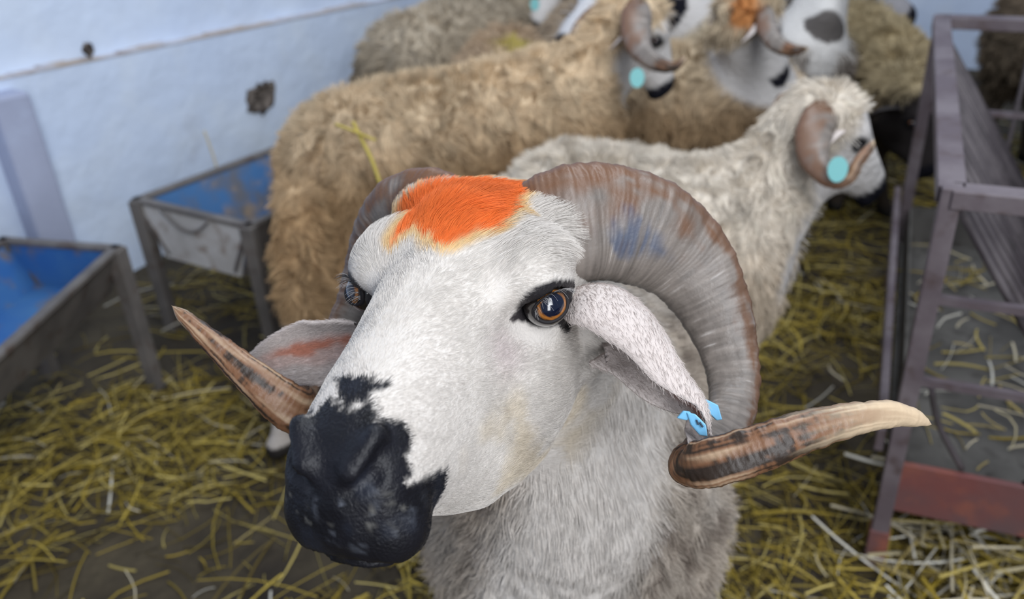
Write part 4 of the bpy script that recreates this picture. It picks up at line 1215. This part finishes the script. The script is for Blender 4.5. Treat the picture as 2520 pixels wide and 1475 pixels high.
animal('brown shaggy sheep standing beyond the feeder corner with its head low', (1.31, 3.30, .41), (1.28, 2.95, .41), at(2272, 285, 2.62), (.35, -.4, -.85),
       (.15, .105, .06), (.18, .175), k=.85, horns=None, face=(.035, .03, .03), back=(.42, .34, .21), strands_n=14000, seed=11, group=G, h=.010, sr=.0014, legs={0: (1.30, 2.80), 1: (1.15, 2.86)})
animal('dark brown sheep seen behind the iron hay feeder at the right edge', (1.92, 3.12, .50), (1.98, 2.78, .52), (2.10, 2.55, .66), (.6, -.6, -.4),
       (.11, .085, .06), (.19, .18), k=.9, horns=None, face=(.10, .085, .07), back=(.17, .13, .095), strands_n=9000, seed=13, group=G, h=.011, sr=.0015)
animal('grey beige sheep with its rump beside the pale wall, back left of the flock', (-.30, 3.12, .47), (-.06, 3.50, .49), (.12, 3.78, .78), (.5, .4, -.5),
       (.27, .215, .15), (.20, .185), k=.9, back=(.46, .39, .30), strands_n=9000, seed=15, group=G, h=.011, sr=.0015)
animal('pinkish tan sheep with a yellow stained back between the tan and grey ones', (.00, 2.64, .46), (.02, 2.92, .47), (.08, 3.16, .52), (.2, .7, -.5),
       (.38, .28, .19), (.17, .165), k=.85, horns=None, back=(.48, .36, .25), strands_n=9000, seed=17, group=G, mark=(at(1315, 118, 2.75), np.array([.14, .14, .10]), (.50, .42, .10)), h=.011, sr=.0015)
animal('brown sheep in the far left corner showing only its shoulder at the frame top', (.02, 3.92, .52), (.22, 4.25, .56), (.42, 4.5, .92), (.6, .3, -.4),
       (.30, .21, .12), (.20, .19), k=.9, back=(.38, .27, .15), strands_n=7000, seed=19, group=G, h=.012, sr=.0016)
animal('sheep with a teal tag and black nose at the top edge above the yellow stain', (.80, 4.10, .48), (.52, 3.88, .50), at(1368, -20, 3.45), (-.62, -.55, -.42),
       (.24, .20, .16), (.19, .18), k=.95, tag=1, tag_at=(1316, 10, 3.24), back=(.32, .27, .21), strands_n=7000, seed=21, group=G, h=.012, sr=.0016)
animal('white headed sheep looking left just behind the raised horn of the tan ram', (.36, 3.50, .46), (.30, 3.15, .50), at(1470, 8, 2.80), (-.72, -.40, -.42),
       (.34, .27, .20), (.17, .16), k=.92, horns=None, face=(.64, .63, .64), strands_n=7000, seed=23, group=G, h=.011, sr=.0015)
animal('beige sheep behind the tan ram head, black nose at the frame top', (.66, 3.45, .50), (.66, 3.08, .52), at(1615, -105, 2.9), (.10, -.75, -.62),
       (.38, .30, .21), (.175, .17), k=.92, back=(.47, .39, .28), strands_n=8000, seed=25, group=G, h=.011, sr=.0015)
animal('grey faced sheep at the top right edge in front of the back wall', (1.02, 4.05, .48), (1.30, 3.78, .50), at(2150, -32, 3.4), (.80, -.35, -.35),
       (.24, .21, .19), (.17, .17), k=.95, face=(.34, .33, .35), strands_n=6000, seed=27, group=G, h=.012, sr=.0016)

# stalks caught in the tan ram's wool and one standing in the trough
def stalk(label, pts, w, col=(.46, .36, .08)):
    b = MB(); b.tube(catmull(pts, 14), w, 6)
    me = b.build('straw_stalk', mat('stalk', col, .6, .3), None, smooth=True)
    me['label'] = label; me['category'] = 'straw stalk'
    return me


stalk('long yellow straw stalk hanging down the flank of the tan ram', [at(868, 300, 1.80), at(893, 350, 1.80), at(915, 395, 1.79), (at(936, 455, 1.79))], .0042)
stalk('short straw stalk lying crosswise over the longer one on the tan ram', [at(826, 306, 1.81), at(868, 322, 1.795), at(925, 346, 1.80)], .0034)
stalk('short straw stalk sticking up against the pale wall at the far trough rim', [(-.845, 2.495, .40), (-.850, 2.500, .46), (-.862, 2.508, .53)], .0038, (.50, .45, .34))
